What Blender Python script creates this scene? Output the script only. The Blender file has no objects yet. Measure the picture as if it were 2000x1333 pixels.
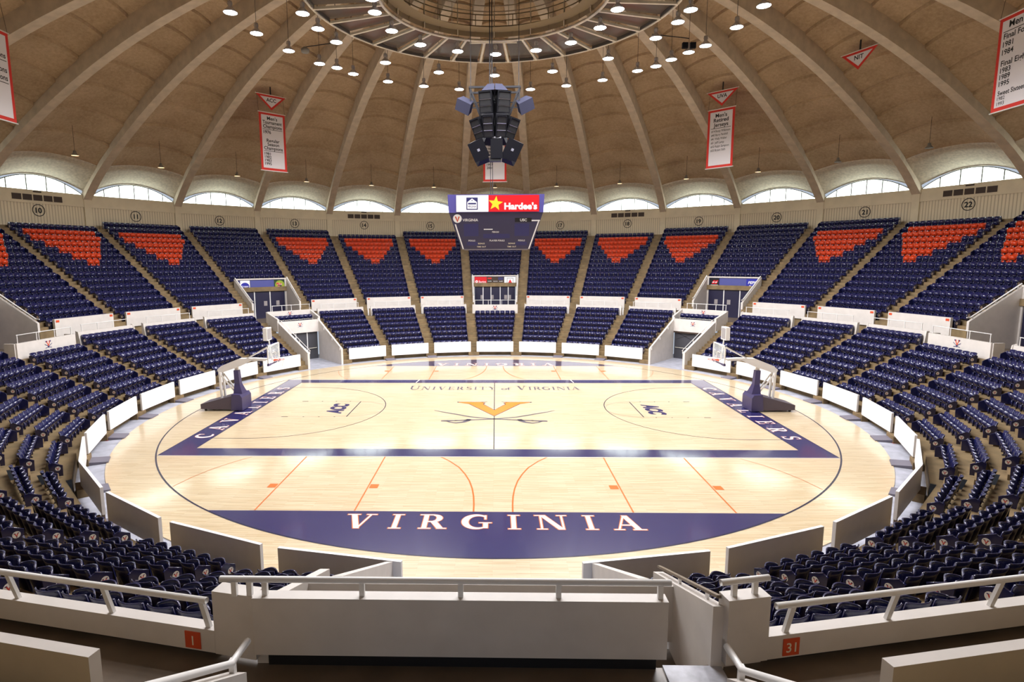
import bpy, math, random
import numpy as np
from mathutils import Vector, Matrix
random.seed(7)
SC = bpy.context.scene
COL = SC.collection
D2R = math.pi/180
STEP = 11.25                      # 32 seating sections around the hall

# ------------------------------------------------------------------ materials
MAT = {}
def mat(name, col, rough=.5, metal=0., coat=0., emit=0., spec=.5, noise=None, bump=0., alpha=1., trans=0.):
    m = bpy.data.materials.new(name); m.use_nodes = True
    nt = m.node_tree; b = nt.nodes['Principled BSDF']
    b.inputs['Base Color'].default_value = (*col, 1)
    b.inputs['Roughness'].default_value = rough
    b.inputs['Metallic'].default_value = metal
    b.inputs['Specular IOR Level'].default_value = spec
    b.inputs['Coat Weight'].default_value = coat; b.inputs['Coat Roughness'].default_value = .08
    b.inputs['Alpha'].default_value = alpha
    b.inputs['Transmission Weight'].default_value = trans
    if emit:
        b.inputs['Emission Color'].default_value = (*col, 1)
        b.inputs['Emission Strength'].default_value = emit
    if noise:
        sc, amt = noise
        g = nt.nodes.new('ShaderNodeNewGeometry')
        n = nt.nodes.new('ShaderNodeTexNoise'); n.inputs['Scale'].default_value = sc; n.inputs['Detail'].default_value = 6
        nt.links.new(g.outputs['Position'], n.inputs['Vector'])
        r = nt.nodes.new('ShaderNodeValToRGB')
        r.color_ramp.elements[0].position = .3; r.color_ramp.elements[1].position = .7
        r.color_ramp.elements[0].color = (*[c*(1-amt) for c in col], 1)
        r.color_ramp.elements[1].color = (*[min(1, c*(1+amt)) for c in col], 1)
        nt.links.new(n.outputs['Fac'], r.inputs['Fac'])
        nt.links.new(r.outputs['Color'], b.inputs['Base Color'])
        if bump:
            bp = nt.nodes.new('ShaderNodeBump'); bp.inputs['Strength'].default_value = bump; bp.inputs['Distance'].default_value = .05
            nt.links.new(n.outputs['Fac'], bp.inputs['Height']); nt.links.new(bp.outputs['Normal'], b.inputs['Normal'])
    MAT[name] = m
    return m

def srgb(r, g, b):
    f = lambda c: (c/255/12.92) if c <= 10 else ((c/255+.055)/1.055)**2.4
    return (f(r), f(g), f(b))

mat('navy_paint', (.025, .022, .112), .25, coat=.7)
mat('dark_line', (.02, .018, .05), .25)
mat('orange_line', (.62, .15, .022), .28)
mat('orange_logo', (.70, .20, .02), .28)
mat('white_paint', (.85, .84, .82), .28)
mat('grey_paint', (.10, .09, .12), .28)
mat('white_panel', (.80, .80, .82), .38, noise=(3., .025))
mat('white_wall', (.64, .60, .565), .55, noise=(2.2, .05))
mat('cream', (.70, .615, .44), .6, noise=(1.1, .06))
mat('rib_concrete', (.62, .52, .40), .8, noise=(1.6, .12))
mat('hood_concrete', (.60, .54, .43), .85, noise=(5., .17), bump=.3)
mat('terrace', (.20, .140, .068), .75, noise=(1.3, .3))
mat('stair', (.185, .125, .06), .75, noise=(2., .3))
mat('concourse', (.15, .115, .085), .42, noise=(1.2, .25))
mat('apron', (.36, .37, .43), .55, noise=(1.8, .2))
mat('landing', (.45, .46, .52), .5, noise=(6., .2))
mat('ramp', (.15, .14, .18), .5)
mat('red_mark', (.55, .05, .12), .5)
mat('seat_navy', (.0105, .012, .064), .26, coat=.5)
mat('seat_orange', (.62, .052, .012), .33, coat=.2)
mat('seat_dark', (.012, .012, .03), .5)
mat('emblem_white', (.82, .80, .78), .4)
mat('emblem_red', (.60, .05, .03), .4)
mat('rail_white', (.78, .77, .76), .35)
mat('rail_brown', (.16, .12, .08), .45)
mat('leg_brown', (.22, .17, .12), .6)
mat('door_dark', (.016, .015, .045), .4)
mat('door_grey', (.055, .055, .065), .45)
mat('pane_light', (.33, .30, .30), .2)
mat('vent_dark', (.045, .025, .015), .6)
mat('black', (.008, .008, .010), .5)
mat('speaker_black', (.008, .008, .011), .75, spec=.15)
mat('speaker_grey', (.05, .052, .085), .8, spec=.1)
mat('speaker_lip', (.30, .30, .34), .5)
mat('steel', (.82, .77, .64), .5, noise=(2., .1))
mat('steel_dark', (.035, .035, .04), .7, spec=.15)
mat('mesh_panel', (.13, .105, .085), .25, metal=0., coat=.5)
mat('catwalk', (.30, .235, .135), .5)
mat('duct_grey', (.11, .10, .085), .5)
mat('duct_brown', (.20, .13, .075), .6)
mat('reflector', (.60, .60, .64), .25, metal=.7)
mat('lamp_glow', (1., .98, 1.), .5, emit=28.)
mat('lamp_warm', (1., .62, .30), .5, emit=2.2)
mat('lamp_off', (.22, .20, .17), .5)
mat('glazing', (.90, 1., .93), .6, emit=6.)
mat('glazing_dim', (.90, 1., .93), .6, emit=.5)  # unseen rear windows, glow cut down to keep the near walls dark
mat('frame_dark', (.16, .17, .15), .5)
mat('banner_white', (.74, .72, .76), .8)
mat('banner_red', (.62, .035, .025), .8)
mat('banner_black', (.012, .012, .015), .8)
mat('plate_orange', (.62, .075, .02), .45)
mat('sign_purple', (.095, .085, .33), .45)
mat('sign_face', (.040, .036, .085), .30)
mat('sign_black', (.006, .006, .008), .4)
mat('sign_white', (.86, .87, .90), .4)
mat('sign_red', (.66, .012, .02), .35)
mat('sign_yellow', (.88, .66, .03), .4)
mat('sign_cream', (.80, .74, .60), .4)
mat('sign_navy', (.03, .03, .13), .4)
mat('sign_blue', (.075, .085, .30), .4)
mat('sign_royal', (.02, .025, .34), .35)
mat('sign_green', (.27, .36, .03), .4)
mat('sign_dkgreen', (.02, .05, .02), .4)
mat('hoop_navy', (.055, .045, .13), .4)
mat('hoop_tail', (.075, .058, .085), .45)
mat('rim_orange', (.80, .09, .03), .4)
mat('net_white', (.75, .75, .75), .7)
mat('glass', (.85, .92, .95), .05, alpha=.28)
mat('clock_face', (.30, .29, .30), .5)

def roof_material():
    m = bpy.data.materials.new('roof_shell'); m.use_nodes = True; nt = m.node_tree; N = nt.nodes; L = nt.links
    b = N['Principled BSDF']; b.inputs['Roughness'].default_value = .9
    g = N.new('ShaderNodeNewGeometry')
    n1 = N.new('ShaderNodeTexNoise'); n1.inputs['Scale'].default_value = .35; n1.inputs['Detail'].default_value = 4
    n2 = N.new('ShaderNodeTexNoise'); n2.inputs['Scale'].default_value = 4.5; n2.inputs['Detail'].default_value = 8; n2.inputs['Roughness'].default_value = .75
    L.new(g.outputs['Position'], n1.inputs['Vector']); L.new(g.outputs['Position'], n2.inputs['Vector'])
    ad = N.new('ShaderNodeMath'); ad.operation = 'MULTIPLY_ADD'; ad.inputs[1].default_value = .45
    L.new(n1.outputs['Fac'], ad.inputs[0])
    mu = N.new('ShaderNodeMath'); mu.operation = 'MULTIPLY'; mu.inputs[1].default_value = .6
    L.new(n2.outputs['Fac'], mu.inputs[0]); L.new(mu.outputs[0], ad.inputs[2])
    r = N.new('ShaderNodeValToRGB'); r.color_ramp.elements[0].position = .35; r.color_ramp.elements[1].position = .72
    r.color_ramp.elements[0].color = (.36, .255, .15, 1); r.color_ramp.elements[1].color = (.66, .50, .335, 1)
    L.new(ad.outputs[0], r.inputs['Fac']); L.new(r.outputs['Color'], b.inputs['Base Color'])
    bp = N.new('ShaderNodeBump'); bp.inputs['Strength'].default_value = .5; bp.inputs['Distance'].default_value = .06
    L.new(n2.outputs['Fac'], bp.inputs['Height']); L.new(bp.outputs['Normal'], b.inputs['Normal'])
    MAT['roof_shell'] = m
roof_material()

def wood_material():
    m = bpy.data.materials.new('maple'); m.use_nodes = True; nt = m.node_tree; N = nt.nodes; L = nt.links
    b = N['Principled BSDF']
    b.inputs['Roughness'].default_value = .32; b.inputs['Coat Weight'].default_value = .65; b.inputs['Coat Roughness'].default_value = .10
    g = N.new('ShaderNodeNewGeometry')
    br = N.new('ShaderNodeTexBrick'); br.offset = .37; br.offset_frequency = 3
    br.inputs['Scale'].default_value = 1.; br.inputs['Brick Width'].default_value = 1.1; br.inputs['Row Height'].default_value = .062
    br.inputs['Mortar Size'].default_value = .0012; br.inputs['Bias'].default_value = 0.
    br.inputs['Color1'].default_value = (.70, .585, .405, 1); br.inputs['Color2'].default_value = (.60, .465, .285, 1); br.inputs['Mortar'].default_value = (.38, .25, .11, 1)
    L.new(g.outputs['Position'], br.inputs['Vector'])
    mp = N.new('ShaderNodeMapping'); mp.inputs['Scale'].default_value = (.35, 6., 1.)
    n = N.new('ShaderNodeTexNoise'); n.inputs['Scale'].default_value = 2.2; n.inputs['Detail'].default_value = 5
    L.new(g.outputs['Position'], mp.inputs['Vector']); L.new(mp.outputs['Vector'], n.inputs['Vector'])
    r = N.new('ShaderNodeValToRGB'); r.color_ramp.elements[0].position = .3; r.color_ramp.elements[1].position = .7
    r.color_ramp.elements[0].color = (.86, .84, .80, 1); r.color_ramp.elements[1].color = (1.12, 1.12, 1.12, 1)
    L.new(n.outputs['Fac'], r.inputs['Fac'])
    mx = N.new('ShaderNodeMix'); mx.data_type = 'RGBA'; mx.blend_type = 'MULTIPLY'; mx.inputs['Factor'].default_value = 1.
    L.new(br.outputs['Color'], mx.inputs['A']); L.new(r.outputs['Color'], mx.inputs['B'])
    L.new(mx.outputs['Result'], b.inputs['Base Color'])
    MAT['maple'] = m
wood_material()

def batten_material():
    m = bpy.data.materials.new('batten_wall'); m.use_nodes = True; nt = m.node_tree; N = nt.nodes; L = nt.links
    b = N['Principled BSDF']; b.inputs['Roughness'].default_value = .6
    b.inputs['Base Color'].default_value = (.56, .48, .34, 1)
    g = N.new('ShaderNodeNewGeometry'); s = N.new('ShaderNodeSeparateXYZ'); L.new(g.outputs['Position'], s.inputs[0])
    a = N.new('ShaderNodeMath'); a.operation = 'ARCTAN2'; L.new(s.outputs['X'], a.inputs[0]); L.new(s.outputs['Y'], a.inputs[1])
    k = N.new('ShaderNodeMath'); k.operation = 'MULTIPLY'; k.inputs[1].default_value = 32*34/math.tau; L.new(a.outputs[0], k.inputs[0])
    f = N.new('ShaderNodeMath'); f.operation = 'FRACT'; L.new(k.outputs[0], f.inputs[0])
    c = N.new('ShaderNodeMath'); c.operation = 'COMPARE'; c.inputs[1].default_value = .5; c.inputs[2].default_value = .16; L.new(f.outputs[0], c.inputs[0])
    r = N.new('ShaderNodeMix'); r.data_type = 'RGBA'; r.inputs['A'].default_value = (.72, .63, .455, 1); r.inputs['B'].default_value = (.50, .425, .295, 1)
    L.new(c.outputs[0], r.inputs['Factor']); L.new(r.outputs['Result'], b.inputs['Base Color'])
    bp = N.new('ShaderNodeBump'); bp.inputs['Strength'].default_value = .6; bp.inputs['Distance'].default_value = .05; bp.invert = True
    L.new(c.outputs[0], bp.inputs['Height']); L.new(bp.outputs['Normal'], b.inputs['Normal'])
    MAT['batten_wall'] = m
batten_material()

# ------------------------------------------------------------------ mesh builder
_TXT = {}
def text_geo(s, bold):
    key = (s, bold)
    if key in _TXT: return _TXT[key]
    c = bpy.data.curves.new('t', 'FONT'); c.body = s; c.size = 1.; c.offset = bold; c.resolution_u = 3
    o = bpy.data.objects.new('t', c); COL.objects.link(o)
    dg = bpy.context.evaluated_depsgraph_get(); dg.update()
    me = o.evaluated_get(dg).to_mesh()
    v = [tuple(p.co) for p in me.vertices]; f = [tuple(p.vertices) for p in me.polygons]
    o.evaluated_get(dg).to_mesh_clear()
    bpy.data.objects.remove(o); bpy.data.curves.remove(c)
    xs = [p[0] for p in v] or [0, 1]
    _TXT[key] = (v, f, min(xs), max(xs))
    return _TXT[key]

class MB:
    def __init__(s): s.v = []; s.f = []; s.m = []; s.sm = []; s.mats = []
    def mi(s, name):
        if name not in s.mats: s.mats.append(name)
        return s.mats.index(name)
    def add(s, verts, faces, mt, smooth=False):
        o = len(s.v); s.v += [tuple(p) for p in verts]; k = s.mi(mt)
        for f in faces: s.f.append(tuple(o+i for i in f)); s.m.append(k); s.sm.append(smooth)
    def poly(s, pts, mt): s.add(pts, [tuple(range(len(pts)))], mt)
    def box(s, x0, x1, y0, y1, z0, z1, mt):
        v = [(x, y, z) for x in (x0, x1) for y in (y0, y1) for z in (z0, z1)]
        s.add(v, [(0, 1, 3, 2), (4, 6, 7, 5), (0, 4, 5, 1), (2, 3, 7, 6), (0, 2, 6, 4), (1, 5, 7, 3)], mt)
    def hexa(s, a, b, mt):   # two quads (4 pts each) joined
        s.add(list(a)+list(b), [(3, 2, 1, 0), (4, 5, 6, 7)] + [(i, (i+1) % 4, 4+(i+1) % 4, 4+i) for i in range(4)], mt)
    def prism(s, A, B, mt):  # matching outlines A, B
        n = len(A)
        s.add(list(A)+list(B), [tuple(range(n))[::-1], tuple(range(n, 2*n))] + [(i, (i+1) % n, n+(i+1) % n, n+i) for i in range(n)], mt)
    def tube(s, pts, r, mt, n=8, closed=False, sx=1.):
        P = [Vector(p) for p in pts]; m = len(P); rings = []
        up0 = Vector((0, 0, 1))
        for i in range(m):
            a = P[(i-1) % m] if (closed or i > 0) else P[i]; b = P[(i+1) % m] if (closed or i < m-1) else P[i]
            t = (b-a).normalized(); up = up0 if abs(t.z) < .95 else Vector((1, 0, 0))
            x = t.cross(up).normalized(); y = x.cross(t).normalized()
            rr = r[i] if isinstance(r, (list, tuple)) else r
            rings.append([P[i]+x*(math.cos(q*math.tau/n)*rr*sx)+y*(math.sin(q*math.tau/n)*rr) for q in range(n)])
        v = [p for R in rings for p in R]; f = []
        for i in range(m if closed else m-1):
            j = (i+1) % m
            for q in range(n): f.append((i*n+q, i*n+(q+1) % n, j*n+(q+1) % n, j*n+q))
        if not closed: f += [tuple(range(n)), tuple((m-1)*n+q for q in range(n))[::-1]]
        s.add(v, f, mt, n > 5)
    def bar(s, a, b, w, h, mt):  # rectangular bar from a to b
        a = Vector(a); b = Vector(b); t = (b-a).normalized(); up = Vector((0, 0, 1)) if abs(t.z) < .95 else Vector((0, 1, 0))
        x = t.cross(up).normalized()*(w/2); y = x.cross(t).normalized()*(h/2)
        s.hexa([a-x-y, a+x-y, a+x+y, a-x+y], [b-x-y, b+x-y, b+x+y, b-x+y], mt)
    def lathe(s, prof, mt, n=16, c=(0, 0, 0)):
        v = [(c[0]+r*math.cos(q*math.tau/n), c[1]+r*math.sin(q*math.tau/n), c[2]+z) for r, z in prof for q in range(n)]
        f = [(i*n+q, i*n+(q+1) % n, (i+1)*n+(q+1) % n, (i+1)*n+q) for i in range(len(prof)-1) for q in range(n)]
        s.add(v, f, mt, True)
    def disc(s, c, r, nx, ny, mt, n=20, r0=0):   # disc in plane of unit vectors nx, ny
        c = Vector(c); nx = Vector(nx); ny = Vector(ny)
        o = [c+nx*(math.cos(q*math.tau/n)*r)+ny*(math.sin(q*math.tau/n)*r) for q in range(n)]
        if r0:
            i = [c+nx*(math.cos(q*math.tau/n)*r0)+ny*(math.sin(q*math.tau/n)*r0) for q in range(n)]
            s.add(o+i, [(q, (q+1) % n, n+(q+1) % n, n+q) for q in range(n)], mt)
        else: s.poly(o, mt)
    def text(s, body, size, org, xd, yd, mt, align='C', bold=.0, width=None, shear=0.):
        v, f, x0, x1 = text_geo(body, bold); org = Vector(org); xd = Vector(xd); yd = Vector(yd)
        w = (x1-x0)*size; kx = size if not width else size*width/w; w = (x1-x0)*kx
        off = {'C': -w/2, 'L': 0, 'R': -w}[align]
        s.add([org+xd*((p[0]-x0)*kx+off+shear*p[1]*size)+yd*(p[1]*size) for p in v], f, mt)
    def build(s, name, parent=None, loc=(0, 0, 0), rz=0.):
        me = bpy.data.meshes.new(name); me.from_pydata(s.v, [], s.f)
        for n in s.mats: me.materials.append(MAT[n])
        me.polygons.foreach_set('material_index', s.m); me.polygons.foreach_set('use_smooth', s.sm); me.update()
        o = bpy.data.objects.new(name, me); COL.objects.link(o)
        o.location = loc; o.rotation_euler = (0, 0, rz)
        if parent: o.parent = parent
        return o

def tag(o, label=None, cat=None, group=None, kind=None):
    if label: o['label'] = label
    if cat: o['category'] = cat
    if group: o['group'] = group
    if kind: o['kind'] = kind
    return o
def empty(name, loc, rz=0., **k):
    o = bpy.data.objects.new(name, None); COL.objects.link(o); o.location = loc; o.rotation_euler = (0, 0, rz); o.empty_display_size = .2
    return tag(o, **k)
def copy_tree(o, parent=None):
    c = o.copy(); COL.objects.link(c)
    if parent: c.parent = parent
    for ch in o.children: copy_tree(ch, c)
    return c
def ang(k): return (k-16)*STEP*D2R
def W(k, u, p, z=0.):             # section-local (lateral u, outward p) to world
    a = ang(k); return (p*math.sin(a)+u*math.cos(a), p*math.cos(a)-u*math.sin(a), z)
def T(p, deg): return p*math.tan(deg*D2R)
ORD = ['zeroth', 'first', 'second', 'third', 'fourth', 'fifth', 'sixth', 'seventh', 'eighth', 'ninth', 'tenth', 'eleventh', 'twelfth', 'thirteenth', 'fourteenth', 'fifteenth', 'sixteenth']

# ------------------------------------------------------------------ camera (recovered from the court lines)
CX, CY, CZ = .1121, -34.4037, 8.8641
YAW, PIT, ROLL, FPX, PX, PY = -.0242, -.1359, -.0042, 1138.6863, 941.661, 666.5
def ray(px, py):
    du, dv = px-PX, py-PY; c, s = math.cos(ROLL), math.sin(ROLL)
    x, z, y = (c*du+s*dv)/FPX, -(-s*du+c*dv)/FPX, 1.
    c, s = math.cos(PIT), math.sin(PIT); y, z = c*y-s*z, s*y+c*z
    c, s = math.cos(YAW), math.sin(YAW); x, y = c*x+s*y, -s*x+c*y
    return Vector((x, y, z))
fw = ray(PX, PY).normalized(); rt = (ray(PX+1, PY)-ray(PX, PY)).normalized(); upv = (ray(PX, PY-1)-ray(PX, PY)).normalized()
cam = bpy.data.cameras.new('camera'); camo = bpy.data.objects.new('camera', cam); COL.objects.link(camo)
camo.matrix_world = Matrix(((rt.x, upv.x, -fw.x, CX), (rt.y, upv.y, -fw.y, CY), (rt.z, upv.z, -fw.z, CZ), (0, 0, 0, 1)))
cam.sensor_width = 36.; cam.lens = FPX/2000*36; cam.shift_x = (1000-PX)/2000; cam.clip_end = 300; cam.clip_start = .05
SC.camera = camo
def project(P):
    d = Vector(P)-Vector((CX, CY, CZ)); z = d.dot(fw)
    if z < .1: return None
    return PX+FPX*d.dot(rt)/z, PY-FPX*d.dot(upv)/z, z
# ------------------------------------------------------------------ serif lettering for the court
def glyph(ch, g=0.):
    P = []; S = .155; t = .06; h = .05
    def R(x0, x1, y0, y1): P.append([(x0-g, y0-g), (x1+g, y0-g), (x1+g, y1+g), (x0-g, y1+g)])
    def Dg(xb, xt, w, y0=0., y1=1.): P.append([(xb-g, y0-g), (xb+w+g, y0-g), (xt+w+g, y1+g), (xt-g, y1+g)])
    def arc(cx, cy, rx, ry, a0, a1, wf, n=22):
        o = []; i = []
        for q in range(n+1):
            u = q/n; a = (a0+(a1-a0)*u)*D2R; w = wf(u)/2+g
            c, s = math.cos(a), math.sin(a)
            o.append((cx+c*(rx+w), cy+s*(ry+w*.8))); i.append((cx+c*(rx-w), cy+s*(ry-w*.8)))
        for q in range(n): P.append([o[q], o[q+1], i[q+1], i[q]])
    def serif(xc, y, w=.2): R(xc-w, xc+w, y-(h if y > .5 else 0), y+(0 if y > .5 else h))
    if ch == 'I': R(.16, .16+S, 0, 1); serif(.255, 1); serif(.255, 0); wd = .51
    elif ch == 'V': Dg(.42, .12, .19); Dg(.50, .80, t); serif(.22, 1, .22); serif(.84, 1, .18); wd = 1.04
    elif ch == 'A': Dg(.10, .44, t); Dg(.70, .40, .19); R(.28, .78, .30, .30+t); serif(.15, 0, .17); serif(.82, 0, .22); wd = 1.04
    elif ch == 'N': R(.14, .14+t, 0, 1); Dg(.72, .13, .20); R(.86, .86+t, 0, 1); serif(.18, 0, .17); serif(.14, 1, .17); serif(.90, 1, .17); wd = 1.08
    elif ch == 'R':
        R(.16, .16+S, 0, 1); serif(.255, 0); R(.02, .5, 1-h, 1); R(.3, .5, .46, .46+t)
        arc(.48, .73, .22, .225, 90, -90, lambda u: .08+.12*math.sin(u*math.pi)); Dg(.68, .40, .22, 0, .5); serif(.82, 0, .16); wd = .98
    elif ch == 'C': arc(.54, .5, .42, .46, 48, 312, lambda u: .08+.15*math.sin(u*math.pi)); R(.78, .84, .66, .96); wd = .92
    elif ch == 'G': arc(.54, .5, .42, .46, 48, 300, lambda u: .08+.15*math.sin(u*math.pi)); R(.78, .84, .66, .96); R(.74, .74+S, .06, .42); R(.60, 1.02, .40, .40+h); wd = 1.04
    elif ch == 'L': R(.16, .16+S, 0, 1); serif(.255, 1); R(.05, .78, 0, h); R(.72, .78, 0, .3); wd = .82
    elif ch == 'E': R(.16, .16+S, 0, 1); R(.04, .74, 1-h, 1); R(.04, .78, 0, h); R(.3, .6, .48, .48+h); R(.68, .74, .74, 1); R(.72, .78, 0, .28); R(.56, .61, .38, .64); wd = .84
    elif ch == 'S':
        arc(.40, .745, .24, .215, 40, 270, lambda u: .07+.11*u); arc(.40, .27, .26, .225, 90, -140, lambda u: .17-.09*u); R(.58, .63, .72, .97); R(.10, .15, .03, .3); wd = .78
    elif ch == 'T': R(.34, .34+S, 0, 1); R(.04, .83, 1-h, 1); R(.03, .09, .7, 1); R(.78, .84, .7, 1); serif(.435, 0); wd = .88
    elif ch == 'U': R(.16, .16+S, .3, 1); R(.82, .82+t, .3, 1); arc(.56, .32, .30, .28, 180, 360, lambda u: .17-.09*u); serif(.25, 1); serif(.86, 1, .16); wd = 1.06
    elif ch == 'Y': Dg(.40, .06, .22, .42, 1); Dg(.46, .82, t, .42, 1); R(.40, .40+S, 0, .5); serif(.17, 1); serif(.86, 1, .16); serif(.495, 0); wd = 1.02
    elif ch == 'o': arc(.26, .26, .2, .24, 0, 360, lambda u: .12); wd = .52
    elif ch == 'f': R(.12, .25, 0, .7); R(.02, .42, .42, .5); arc(.34, .68, .16, .2, 180, 60, lambda u: .1); wd = .45
    else: wd = .5
    return P, wd
def serif_text(mb, s, org, xd, yd, height, length, z, mt, g=0., small=(), wk=.92):
    gl = [glyph(c, g) for c in s]; sc = [.78 if i in small else 1. for i in range(len(s))]
    tot = sum(w*k for (P, w), k in zip(gl, sc)); kx = height*wk; gap = (length/kx-tot)/max(1, len(s)-1)
    x = 0.; o = Vector((org[0], org[1], 0)); xd = Vector((*xd, 0)); yd = Vector((*yd, 0))
    for (P, w), k in zip(gl, sc):
        for n_, q in enumerate(P):
            mb.poly([tuple(o+xd*((x+p[0]*k)*kx)+yd*(p[1]*k*height)+Vector((0, 0, z+n_*4e-5))) for p in q], mt)
        x += w*k+gap
def ribbon(mb, pts, w, z, mt, closed=False):
    n = len(pts); L = []; Rr = []
    for i in range(n):
        a = pts[(i-1) % n] if (closed or i) else pts[i]; b = pts[(i+1) % n] if (closed or i < n-1) else pts[i]
        dx, dy = b[0]-a[0], b[1]-a[1]; l = math.hypot(dx, dy) or 1
        ww = w[i] if isinstance(w, (list, tuple)) else w
        nx, ny = -dy/l*ww/2, dx/l*ww/2
        L.append((pts[i][0]+nx, pts[i][1]+ny, z)); Rr.append((pts[i][0]-nx, pts[i][1]-ny, z))
    for i in range(n if closed else n-1):
        j = (i+1) % n; mb.poly([L[i], L[j], Rr[j], Rr[i]], mt)
def rect(mb, x0, x1, y0, y1, z, mt): mb.poly([(x0, y0, z), (x1, y0, z), (x1, y1, z), (x0, y1, z)], mt)
def arcpts(cx, cy, r, a0, a1, n=40): return [(cx+r*math.cos((a0+(a1-a0)*i/n)*D2R), cy+r*math.sin((a0+(a1-a0)*i/n)*D2R)) for i in range(n+1)]

# ------------------------------------------------------------------ arena floor
HX, HY, BX, BY, RC, CH = 14.326, 7.62, 1.26, 1.107, 17.919, 14.622
mb = MB(); N = 128
mb.add([(19.85*math.cos(i*math.tau/N), 19.85*math.sin(i*math.tau/N), z) for z in (0, -.25) for i in range(N)],
       [tuple(range(N))]+[(i, N+i, N+(i+1) % N, (i+1) % N) for i in range(N)], 'maple')
court = tag(mb.build('floor_court'), 'pale glossy maple arena floor with navy border bands', None, None, 'structure')
# navy border and the two circle segments
mb = MB(); z = .003
for s in (-1, 1):
    rect(mb, -HX-BX, HX+BX, s*HY if s > 0 else -HY-BY, HY+BY if s > 0 else -HY, z, 'navy_paint')
    rect(mb, *((HX, HX+BX) if s > 0 else (-HX-BX, -HX)), -HY, HY, z, 'navy_paint')
    a = math.degrees(math.acos(CH/RC)); P = [(RC*math.sin(t*D2R), s*RC*math.cos(t*D2R), z) for t in np.linspace(-a, a, 60)]
    mb.poly(P, 'navy_paint')
tag(mb.build('border_paint', court), 'navy painted court border and end segments')
mb = MB(); z = .005
ribbon(mb, arcpts(0, 0, RC, 0, 360, 180)[:-1], .07, z, 'dark_line', True)
ribbon(mb, [(0, -HY), (0, HY)], .05, z, 'dark_line')
for s in (-1, 1):
    rim = s*(HX-1.6)
    ribbon(mb, [(s*HX, -6.02)]+[(rim-s*6.02*math.sin(t*D2R), -6.02*math.cos(t*D2R)) for t in np.linspace(0, 180, 50)]+[(s*HX, 6.02)], .05, z, 'dark_line')
    fx = s*(HX-5.79)
    ribbon(mb, [(fx, -1.83), (fx, 1.83)], .06, z, 'dark_line')
    for y in (-1.83, 1.83):
        ribbon(mb, [(fx, y), (s*HX, y)], .015, z, 'grey_paint')
        for x, w in ((s*(HX-2.2), .38), (s*(HX-3.3), .08), (s*(HX-4.2), .08), (s*(HX-5.1), .08)):
            rect(mb, x-w/2, x+w/2, y-.07 if y < 0 else y, y if y < 0 else y+.07, z, 'dark_line')
    ribbon(mb, arcpts(fx, 0, 1.83, 90 if s > 0 else -90, 270 if s > 0 else 90, 30), .02, z, 'grey_paint')
    for x in (-5.8, 5.8): ribbon(mb, [(x, s*(HY+.1)), (x*.98, s*(HY+BY))] if s > 0 else [(x, -HY), (x, -HY-.02)], .07, z, 'white_paint')
    # white keylines either side of the band
    for y in (s*(HY+BY),): ribbon(mb, [(-HX-BX, y), (HX+BX, y)], .04, z+.001, 'white_paint')
    ribbon(mb, [(s*HX, -HY), (s*HX, HY)], .05, z+.001, 'dark_line'); ribbon(mb, [(s*(HX+BX), -HY-BY), (s*(HX+BX), HY+BY)], .05, z+.001, 'dark_line')
tag(mb.build('court_lines', court), 'thin dark basketball court lines')
mb = MB()
for s in (-1, 1):
    for x, sq in ((-8.6, -1), (-4.98, 1), (4.98, -1), (8.6, 1)):
        ribbon(mb, [(x, s*8.78), (x, s*14.6)], .055, z, 'orange_line')
        rect(mb, x+(.06 if sq > 0 else -.40), x+(.40 if sq > 0 else -.06), s*12.28-.2, s*12.28+.2, z, 'orange_line')
    for t in (-1, 1):
        ribbon(mb, [(t*x, s*y) for x, y in ((2.42, 8.75), (1.98, 9.3), (1.5, 10.1), (1.2, 10.9), (.98, 11.67), (.83, 12.5), (.75, 13.24), (.71, 14.0), (.70, 14.61))], .06, z, 'orange_line')
        ribbon(mb, [(t*x, s*y) for x, y in ((11.1, 8.84), (11.75, 9.7), (12.2, 10.5), (12.55, 11.4), (12.8, 12.4))], .03, z, 'orange_line')
tag(mb.build('practice_lines', court), 'thin orange cross court lines')
mb = MB()
for k, (yd, xd) in enumerate((((0, 1), (1, 0)), ((0, -1), (-1, 0)))):
    sgn = 1 if k == 0 else -1
    o = (-5.12*sgn, -15.98*sgn)
    serif_text(mb, 'VIRGINIA', o, xd, yd, 1.1, 10.24, .005, 'orange_line', .03)
    serif_text(mb, 'VIRGINIA', o, xd, yd, 1.1, 10.24, .007, 'white_paint', 0.)
    for g, zz, mm in ((.03, .005, 'orange_line'), (0., .007, 'white_paint')):
        serif_text(mb, 'CAVALIERS', ((-HX-.18)*sgn, -6.0*sgn), (0, sgn), (-sgn, 0), .86, 12., zz, mm, g)
tag(mb.build('band_lettering', court), 'white serif team lettering edged in orange on navy paint')
mb = MB()
serif_text(mb, 'UNIVERSITY', (-6.05, 5.32), (1, 0), (0, 1), 1.28, 6.2, .005, 'grey_paint', 0., range(1, 10), .60)
serif_text(mb, 'of', (.45, 5.32), (1, 0), (0, 1), .9, .75, .005, 'grey_paint', 0.)
serif_text(mb, 'VIRGINIA', (1.5, 5.32), (1, 0), (0, 1), 1.28, 4.5, .005, 'grey_paint', 0., range(1, 8), .60)
for s in (-1, 1):
    mb.text('ACC', 1.25, (s*9.12, s*1.15, .005), (0, -s, 0), (s, 0, 0), 'navy_paint', 'L', .06, 2.3, .15)
tag(mb.build('name_lettering', court), 'grey university name and dark conference letters on the wood')
mb = MB()
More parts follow.
